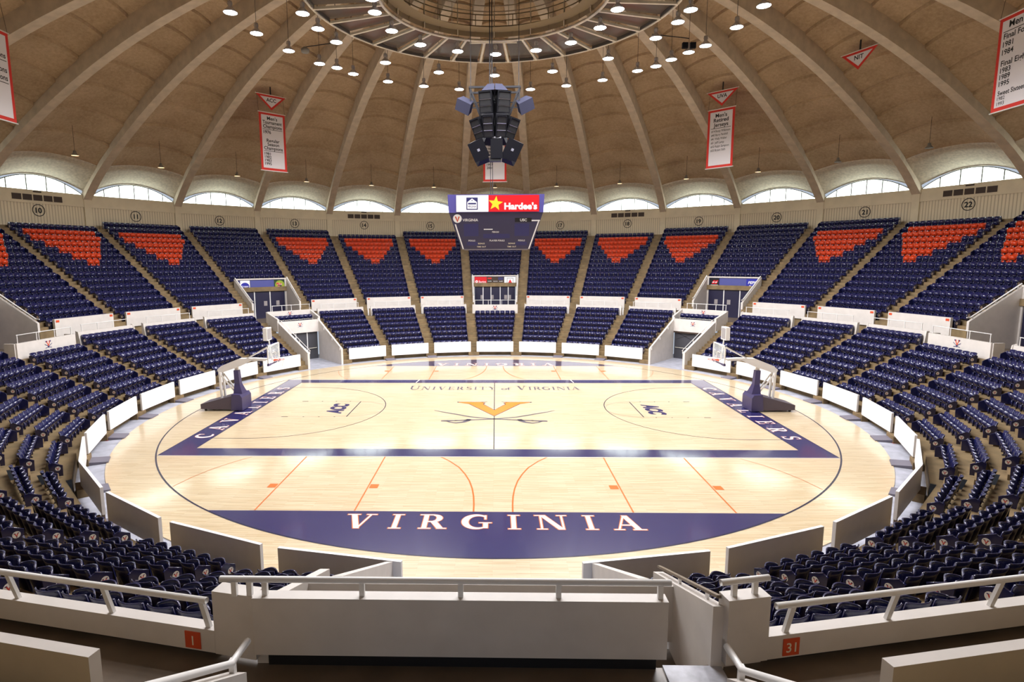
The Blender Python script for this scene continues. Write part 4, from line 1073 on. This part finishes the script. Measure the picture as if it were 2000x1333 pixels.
# ------------------------------------------------------------------ speaker cluster
r = empty('speaker_cluster', (.05, 0, 14.4))
def spk(c, w, h, d, rx=0., rz=0., ry=0., mt='speaker_black', horn=False, dot=True):
    b = MB(); b.hexa([(-w/2*.78, d/2, -h/2), (w/2*.78, d/2, -h/2), (w/2*.78, d/2, h/2), (-w/2*.78, d/2, h/2)], [(-w/2, -d/2, -h/2), (w/2, -d/2, -h/2), (w/2, -d/2, h/2), (-w/2, -d/2, h/2)], mt)
    if horn:
        for i in range(3):
            z = -h/2+.06+i*(h-.12)/3; b.poly([(-w/2+.06, -d/2-.004, z), (w/2-.06, -d/2-.004, z), (w/2-.10, -d/2-.004, z+(h-.12)/3-.05), (-w/2+.10, -d/2-.004, z+(h-.12)/3-.05)], 'black')
            b.hexa([(-w/2+.05, -d/2-.01, z+(h-.12)/3-.06), (w/2-.05, -d/2-.01, z+(h-.12)/3-.06), (w/2-.05, -d/2, z+(h-.12)/3-.06), (-w/2+.05, -d/2, z+(h-.12)/3-.06)], [(-w/2+.05, -d/2-.06, z+(h-.12)/3-.02), (w/2-.05, -d/2-.06, z+(h-.12)/3-.02), (w/2-.05, -d/2, z+(h-.12)/3-.02), (-w/2+.05, -d/2, z+(h-.12)/3-.02)], 'speaker_lip' if i < 2 else mt)
    elif dot: b.poly([(-.07, -d/2-.004, -.06), (.07, -d/2-.004, -.06), (.07, -d/2-.004, .08), (-.07, -d/2-.004, .08)], 'speaker_lip')
    o = b.build('speaker', r, c); o.rotation_euler = (rx, ry, rz); return o
Z = lambda z: z-14.4
for i, x in enumerate((-.40, .40)):
    s = -1 if i == 0 else 1
    spk((x, -.75, Z(17.58)), .74, 1.15, .8, .22, s*.30, 0, horn=True)
    spk((x, .75, Z(17.58)), .74, 1.15, .8, .22, math.pi-s*.30, 0, horn=True)
    spk((s*.30, -.95, Z(16.30)), .58, 1.2, .8, .35, s*.18, 0, horn=True)
    spk((s*.84, -.72, Z(16.22)), .58, 1.12, .8, .33, s*.45, s*.24, horn=True)
    spk((s*.36, .95, Z(16.30)), .66, 1.18, .8, .35, math.pi-s*.18, 0, horn=True)
    spk((s*.90+.04, -.75, Z(15.04)), .90, 1.05, .60, .30, s*.22, s*.38)
    spk((s*.88+.04, .75, Z(15.04)), .77, 1.0, .60, .30, math.pi-s*.22, -s*.38)
    spk((s*1.66, -.35, Z(17.50)), .88, .66, .55, .55, s*.25, -s*.48, 'speaker_grey', False, False)
    b = MB(); b.hexa([(s*.02, -1.25, 0), (s*.72, -1.10, 0), (s*.72, -.2, 0), (s*.02, -.2, 0)], [(s*.02, -.95, .40), (s*.40, -.85, .40), (s*.40, -.2, .40), (s*.02, -.2, .40)], 'speaker_grey'); b.build('speaker_hood', r, (0, 0, Z(18.10)))
spk((.10, -.85, Z(15.06)), .66, 1.02, .55, .12, 0, 0, 'speaker_black', False, False)
b = MB(); b.box(-.30, .35, -1.0, -.7, Z(14.36), Z(14.56), 'black'); b.box(-.15, .35, -1.14, -1.0, Z(15.58), Z(15.66), 'speaker_lip'); b.build('bracket', r)
b = MB()
for y in (-.55, .55):
    b.bar((-1.42, y, Z(18.42)), (1.42, y, Z(18.42)), .10, .10, 'steel_dark'); b.bar((-1.38, y, Z(18.42)), (-.75, y, Z(16.9)), .07, .07, 'steel_dark'); b.bar((1.38, y, Z(18.42)), (.75, y, Z(16.9)), .07, .07, 'steel_dark')
    b.bar((-1.30, y, Z(17.6)), (1.30, y, Z(17.6)), .05, .05, 'steel_dark'); b.bar((-1.36, y, Z(18.40)), (-1.36, y, Z(17.5)), .06, .06, 'steel_dark'); b.bar((1.36, y, Z(18.40)), (1.36, y, Z(17.5)), .06, .06, 'steel_dark')
for x in (-1.40, -.5, .5, 1.40): b.bar((x, -.55, Z(18.42)), (x, .55, Z(18.42)), .08, .08, 'steel_dark')
b.tube([(0, 0, Z(18.4)), (0, 0, Z(14.6))], .12, 'steel_dark', 8)
b.build('support_frame', r)
for x in (-1.35, -.28, -.16, 1.35):
    h = MB(); h.tube([(x, 0, Z(18.45)), (x, .2 if abs(x) > 1 else 0, Z(25.5))], .03 if abs(x) < 1 else .018, 'steel_dark', 5); h.build('hoist_cable', r)
tag(r, 'cluster of black loudspeakers hanging high over centre court', 'speaker cluster')

# ------------------------------------------------------------------ lighting ring under the roof
r = empty('lighting_ring', (0, 0, 23.2)); zR = .05; RO, RI = 10.45, 6.35
for nm, rad, tr in (('outer_hoop', RO, .075), ('inner_hoop', RI, .08)):
    b = MB(); b.tube([(rad*math.sin(t), rad*math.cos(t), zR) for t in np.linspace(0, math.tau, 97)[:-1]], tr, 'steel', 8, True); b.build(nm, r)
for i in range(32):
    t = (i+.5)*STEP*D2R; s_, c_ = math.sin(t), math.cos(t)
    b = MB(); b.bar((RI*s_, RI*c_, zR), (RO*s_, RO*c_, zR), .15, .14, 'steel'); b.build('beam', r)
    t0, t1 = t+.02, t+STEP*D2R-.02
    b = MB(); b.poly([(RI*math.sin(t0), RI*math.cos(t0), .16), (RI*math.sin(t1), RI*math.cos(t1), .16), (RO*math.sin(t1), RO*math.cos(t1), .16), (RO*math.sin(t0), RO*math.cos(t0), .16)], 'mesh_panel')
    w = .18; b.bar(((RO-w)*math.sin(t0), (RO-w)*math.cos(t0), .06), ((RO-w)*math.sin(t1), (RO-w)*math.cos(t1), .06), .05, .16, 'duct_grey')
    b.build('panel', r)
b = MB()
for rad, z in ((RI-.15, .9), (RI-.15, 1.25), (RI-.15, 1.6), (RI-.9, 1.5), (RI-.9, 1.85)): b.tube([(rad*math.sin(t), rad*math.cos(t), z) for t in np.linspace(0, math.tau, 65)[:-1]], .035, 'catwalk', 5, True)
b.add([(R_*math.sin(t), R_*math.cos(t), .55) for R_ in (RI-.1, RI-1.0) for t in np.linspace(0, math.tau, 65)[:-1]], [(i, (i+1) % 64, 64+(i+1) % 64, 64+i) for i in range(64)], 'catwalk')
b.add([((RI-.1)*math.sin(t), (RI-.1)*math.cos(t), z) for z in (.25, .55) for t in np.linspace(0, math.tau, 65)[:-1]], [(i, (i+1) % 64, 64+(i+1) % 64, 64+i) for i in range(64)], 'catwalk')
for i in range(32):
    t = i*STEP*D2R; b.bar(((RI-.15)*math.sin(t), (RI-.15)*math.cos(t), .3), ((RI-.15)*math.sin(t), (RI-.15)*math.cos(t), 1.62), .05, .05, 'catwalk')
b.build('catwalk', r)
for i in range(16):
    t = i*2*STEP*D2R; b = MB(); rad = RI-.2
    b.tube([(rad*math.sin(t), rad*math.cos(t), .2), (rad*math.sin(t), rad*math.cos(t), zb(RI)-23.2+.3)], .03, 'steel', 5); b.build('hanger_rod', r)
for i in range(16):
    t = (i*2+.5)*STEP*D2R; b = MB()
    b.tube([(RO*math.sin(t), RO*math.cos(t), .05), (RO*math.sin(t), RO*math.cos(t), zb(RO)-23.2+.2)], .025, 'steel', 5); b.build('hanger_rod', r)
b = MB(); b.bar((-1.6, RI+.05, .04), (1.5, RI+.05, .04), .12, .20, 'steel'); b.build('cross_beam', r)
tag(r, 'wide double hoop lighting ring with radial beams under the roof crown', 'lighting ring')
b = MB(); b.box(-1.35, 1.35, -.2, .2, 0, 2.9, 'duct_grey'); b.box(-1.2, 1.2, -.22, -.2, .3, 2.7, 'vent_dark')
o = b.build('ventilation_unit', None, (-2.9, 3.4, 25.4)); tag(o, 'large grey box unit hanging inside the lighting ring', 'ventilation unit')
b = MB(); b.box(-1.0, 1.0, -.25, .25, 0, 2.3, 'duct_brown'); b.box(.3, .7, -.27, -.25, .4, .8, 'vent_dark')
o = b.build('ventilation_unit', None, (.75, 3.7, 25.5)); tag(o, 'brown box unit hanging inside the lighting ring, right of the grey one', 'ventilation unit')

# ------------------------------------------------------------------ pendant lamps
LAMPS = [(-6.57, -0.19), (-6.1, 2.43), (-4.68, 4.72), (-2.39, 5.99), (0.1, 6.62), (2.74, 5.99), (4.85, 4.71), (6.27, 2.4), (6.78, -0.13), (-6.39, -1.9), (6.66, -1.9),
 (-10.59, -0.19), (-10.39, 1.97), (-9.88, 4.1), (-7.52, 7.99), (-4.04, 10.22), (0.02, 11.08), (4.22, 10.3), (7.76, 7.73), (10.01, 4.13), (10.63, 1.73), (10.82, 0.07),
 (-14.51, -0.46), (-14.29, 2.54), (-13.38, 5.5), (-12.13, 8.04), (-11.16, 8.94), (-10.33, 10.34), (-8.13, 12.27), (-5.54, 13.55), (-2.82, 14.48), (2.88, 14.7), (5.64, 13.85), (8.24, 12.51), (10.38, 10.41), (11.45, 9.44), (12.13, 8.09), (12.87, 6.73), (13.56, 5.55), (14.35, 2.6), (14.62, -0.32)]
def lamp_proto():
    r = empty('pendant_lamp', (0, 0, 0))
    b = MB(); b.lathe([(.05, .62), (.12, .60), (.14, .45), (.10, .34), (.17, .26), (.32, .10), (.385, .0), (.365, .0), (.30, .08), (.12, .2)], 'reflector', 20); b.build('reflector', r)
    b = MB(); b.disc((0, 0, .015), .365, (1, 0, 0), (0, -1, 0), 'lamp_glow', 20); b.lathe([(.0, -.05), (.2, -.035), (.33, 0.), (.365, .016)], 'lamp_glow', 20); b.build('lamp_lens', r)
    return r
lp = lamp_proto(); first = True
area = bpy.data.lights.new('lamp_light', 'SPOT'); area.spot_size = 168*D2R; area.spot_blend = .55; area.shadow_soft_size = .34; area.energy = 1600.; area.color = (1., .985, 1.)
dist = sorted(range(len(LAMPS)), key=lambda i: LAMPS[i][0])
rank = {}
for g, (a, b_) in {'inner': (0, 11), 'middle': (11, 22), 'outer': (22, 41)}.items():
    for q, i in enumerate(sorted(range(a, b_), key=lambda i: math.atan2(LAMPS[i][0], LAMPS[i][1]))): rank[i] = (g, q+1, b_-a)
for i, (x, y) in enumerate(LAMPS):
    c = lp if first else copy_tree(lp); first = False
    c.location = (x, y, 22.5)
    rr = math.hypot(x, y); top = 23.10 if rr < 10.2 else zb(rr)+.4
    b = MB(); b.tube([(0, 0, .6), (0, 0, top-22.5)], .014, 'steel_dark', 5); b.build('cord', c)
    g, q, n = rank[i]
    q2, e = (q, 'left end') if q <= (n+1)//2 else (n+1-q, 'right end')
    tag(c, 'lit round pendant lamp, %s from the %s of the %s ring of lamps' % (ORD[q2], e, g), 'lamp', 'lit pendant lamps under the roof')
    lo = bpy.data.objects.new('lamp_light', area); COL.objects.link(lo); lo.location = (x, y, 22.42)
# lamps behind the frame's top edge light the near half of the floor
for q in range(5):
    for rad, n in ((6.6, 5), (10.9, 5), (14.5, 7)):
        if q < n:
            t = math.pi*(q+.75)/(n+.5)
            lo = bpy.data.objects.new('lamp_light', area); COL.objects.link(lo); lo.location = (rad*math.cos(t), -rad*math.sin(t), 22.42)
# small lamps before the windows
for k in range(10, 23):
    r = empty('eave_lamp', W(k, 0, 37.25, 17.6), -ang(k)); off = k in (21, 22)
    b = MB(); b.lathe([(.03, .42), (.10, .40), (.13, .22), (.27, .05), (.30, 0)], 'lamp_off', 14); b.build('shade', r)
    b = MB(); b.disc((0, 0, .01), .27, (1, 0, 0), (0, -1, 0), 'lamp_off' if off else 'lamp_warm', 14); b.build('lamp_lens', r)
    b = MB(); b.tube([(0, 0, .4), (0, 0, zshell(37.25)+bulge(37.25)-17.6)], .015, 'steel_dark', 4); b.build('cord', r)
    tag(r, 'small %s lamp hanging above the window over section %d' % ('unlit grey' if off else 'orange glowing', k), 'lamp', 'small lamps before the windows')
# floodlights on short arms near the ring
for s, nm in ((-1, 'left'), (1, 'right')):
    r = empty('spotlight', (s*12.4, 5.8 if s < 0 else 5.2, 22.6))
    b = MB(); b.tube([(-s*2.3, .2, .6), (0, 0, .25)], .03, 'steel_dark', 5); b.build('arm', r)
    for dx in ((-.25, .25) if s > 0 else (0,)):
        b = MB(); b.box(dx-.17, dx+.17, -.1, .1, -.35, .0, 'speaker_black') if s > 0 else b.lathe([(.0, -.1), (.25, -.1), (.28, .1), (.1, .25)], 'lamp_off', 12)
        b.build('housing', r)
    tag(r, 'dark %s on an arm beside the %s of the lighting ring' % ('twin floodlights' if s > 0 else 'round spotlight', nm), 'spotlight')

# ------------------------------------------------------------------ basketball hoops
def hoop(s):
    r = empty('basketball_hoop', (s*16.3, 0, 0), 0 if s > 0 else math.pi)
    def X(x): return x-16.3
    b = MB()   # tail of the base
    A = [(X(15.75), .10), (X(15.75), .92), (X(17.65), .42), (X(17.65), .12)]
    b.prism([(x, -.62, z) for x, z in A], [(x, .62, z) for x, z in A], 'hoop_tail'); base = b.build('base', r)
    b = MB(); A = [(X(15.10), .04), (X(15.10), .82), (X(15.22), 1.0), (X(15.72), 1.03), (X(15.80), .06)]
    b.prism([(x, -.66, z) for x, z in A], [(x, .66, z) for x, z in A], 'hoop_navy'); tag(b.build('front_pad', base), 'navy padded front block')
    for x in (X(15.5), X(17.4)):
        for y in (-.5, .5): c = MB(); c.tube([(x, y-.04, .06), (x, y+.04, .06)], .07, 'steel_dark', 10); c.build('caster', base)
    b = MB(); b.hexa([(X(15.20), -.34, 1.0), (X(15.74), -.34, 1.0), (X(15.74), .34, 1.0), (X(15.20), .34, 1.0)], [(X(15.40), -.18, 1.55), (X(15.72), -.18, 1.55), (X(15.72), .18, 1.55), (X(15.40), .18, 1.55)], 'hoop_navy')
    b.hexa([(X(15.40), -.17, 1.55), (X(15.72), -.17, 1.55), (X(15.72), .17, 1.55), (X(15.40), .17, 1.55)], [(X(15.46), -.15, 2.40), (X(15.74), -.15, 2.40), (X(15.74), .15, 2.40), (X(15.46), .15, 2.40)], 'hoop_navy'); tag(b.build('column_pad', r), 'navy padded column')
    b = MB(); b.box(X(15.52), X(15.70), -.08, .08, 2.40, 2.62, 'rail_white'); b.build('column_head', r)
    b = MB()   # lift arm profile
    A = [(X(13.72), 2.98), (X(13.72), 3.10), (X(14.45), 3.14), (X(15.35), 3.12), (X(16.45), 2.68), (X(16.72), 2.45), (X(16.66), 2.30), (X(16.40), 2.28), (X(15.45), 2.60), (X(14.60), 3.00)]
    for y in (-.16, .16): b.prism([(x, y-.04, z) for x, z in A], [(x, y+.04, z) for x, z in A], 'rail_white')
    b.prism([(x, -.16, z) for x, z in A[1:6]+[(X(16.6), 2.50), (X(15.35), 3.06), (X(13.72), 3.05)]], [(x, .16, z) for x, z in A[1:6]+[(X(16.6), 2.50), (X(15.35), 3.06), (X(13.72), 3.05)]], 'rail_white')
    b.build('lift_arm', r)
    for y in (-.22, .22):
        b = MB(); b.bar((X(16.56), y, 2.30), (X(16.50), y, .60), .10, .14, 'rail_white'); b.build('leg', r)
        b = MB(); b.bar((X(16.50), y, 2.15), (X(15.66), y*.5, .98), .06, .08, 'rail_white'); b.build('brace', r)
    b = MB()
    for y in (-.75, .75): b.bar((X(14.9), y*.15, 3.12), (X(13.40), y, 3.90), .05, .05, 'rail_white')
    b.bar((X(14.9), 0, 3.14), (X(13.55), 0, 3.85), .05, .05, 'rail_white'); b.build('backboard_brace', r)
    # backboard
    b = MB(); x = X(13.30); b.box(x-.012, x+.012, -.88, .88, 2.94, 3.94, 'glass'); bb = b.build('backboard', r)
    b = MB()
    for y0, y1, a, c in ((-.92, .92, 3.93, 3.99), (-.92, .92, 2.88, 2.95), (-.92, -.86, 2.9, 3.99), (.86, .92, 2.9, 3.99)): b.box(x-.03, x+.03, y0, y1, a, c, 'rail_white')
    b.build('frame', bb)
    b = MB()
    for y0, y1, a, c in ((-.30, .30, 3.47, 3.52), (-.30, .30, 3.06, 3.11), (-.30, -.25, 3.06, 3.52), (.25, .30, 3.06, 3.52)): b.box(x-.020, x-.014, y0, y1, a, c, 'rail_white')
    b.build('target_square', bb)
    b = MB(); b.box(x-.05, x+.05, -.95, -.55, 2.80, 2.92, 'hoop_navy'); b.box(x-.05, x+.05, .55, .95, 2.80, 2.92, 'hoop_navy'); b.box(x-.05, x+.05, -.55, .55, 2.82, 2.90, 'hoop_navy'); b.build('edge_pad', bb)
    b = MB(); cx = x-.40; b.tube([(cx+.23*math.cos(t), .23*math.sin(t), 3.05) for t in np.linspace(0, math.tau, 25)[:-1]], .014, 'rim_orange', 6, True); b.box(cx+.2, x, -.09, .09, 2.98, 3.06, 'rim_orange'); b.build('rim', r)
    b = MB()
    for i in range(10):
        t0 = i*math.tau/10
        for d in (-1, 1):
            b.tube([(cx+q_*math.cos(t0+d*f_), q_*math.sin(t0+d*f_), z) for q_, f_, z in ((.23, 0, 3.04), (.19, .31, 2.90), (.15, .62, 2.76), (.13, .93, 2.64))], .006, 'net_white', 3)
    b.build('net', r)
    # shot clock
    b = MB(); b.bar((X(13.42), 0, 3.05), (X(13.55), 0, 4.3), .06, .06, 'rail_white'); b.build('clock_post', r)
    b = MB(); x = X(13.62); b.box(x-.12, x+.12, -.36, .36, 4.22, 4.98, 'rail_white'); sc_ = b.build('shot_clock', r)
    b = MB(); b.box(x-.13, x-.12, -.29, .29, 4.28, 4.92, 'clock_face'); b.box(x+.12, x+.13, -.29, .29, 4.28, 4.92, 'vent_dark'); b.build('clock_face', sc_)
    tag(r, 'portable basketball hoop with navy padded base and shot clock, %s end of court' % ('right' if s > 0 else 'left'), 'basketball hoop', 'portable basketball hoops')
hoop(-1); hoop(1)

# ------------------------------------------------------------------ daylight fill outside, render look
w = bpy.data.worlds.new('World'); SC.world = w; w.use_nodes = True
w.node_tree.nodes['Background'].inputs[0].default_value = (.75, .85, 1., 1); w.node_tree.nodes['Background'].inputs[1].default_value = .6
vs = SC.view_settings; SC.display_settings.display_device = 'sRGB'
vs.view_transform = 'Standard'; vs.look = 'None'; vs.gamma = 1.; vs.use_curve_mapping = False; vs.exposure = .12
cy = SC.cycles
cy.use_denoising = True; cy.max_bounces = 8; cy.diffuse_bounces = 4; cy.glossy_bounces = 3; cy.transmission_bounces = 3; cy.transparent_max_bounces = 6
cy.sample_clamp_indirect = 6.; cy.caustics_reflective = False; cy.caustics_refractive = False; cy.use_light_tree = True
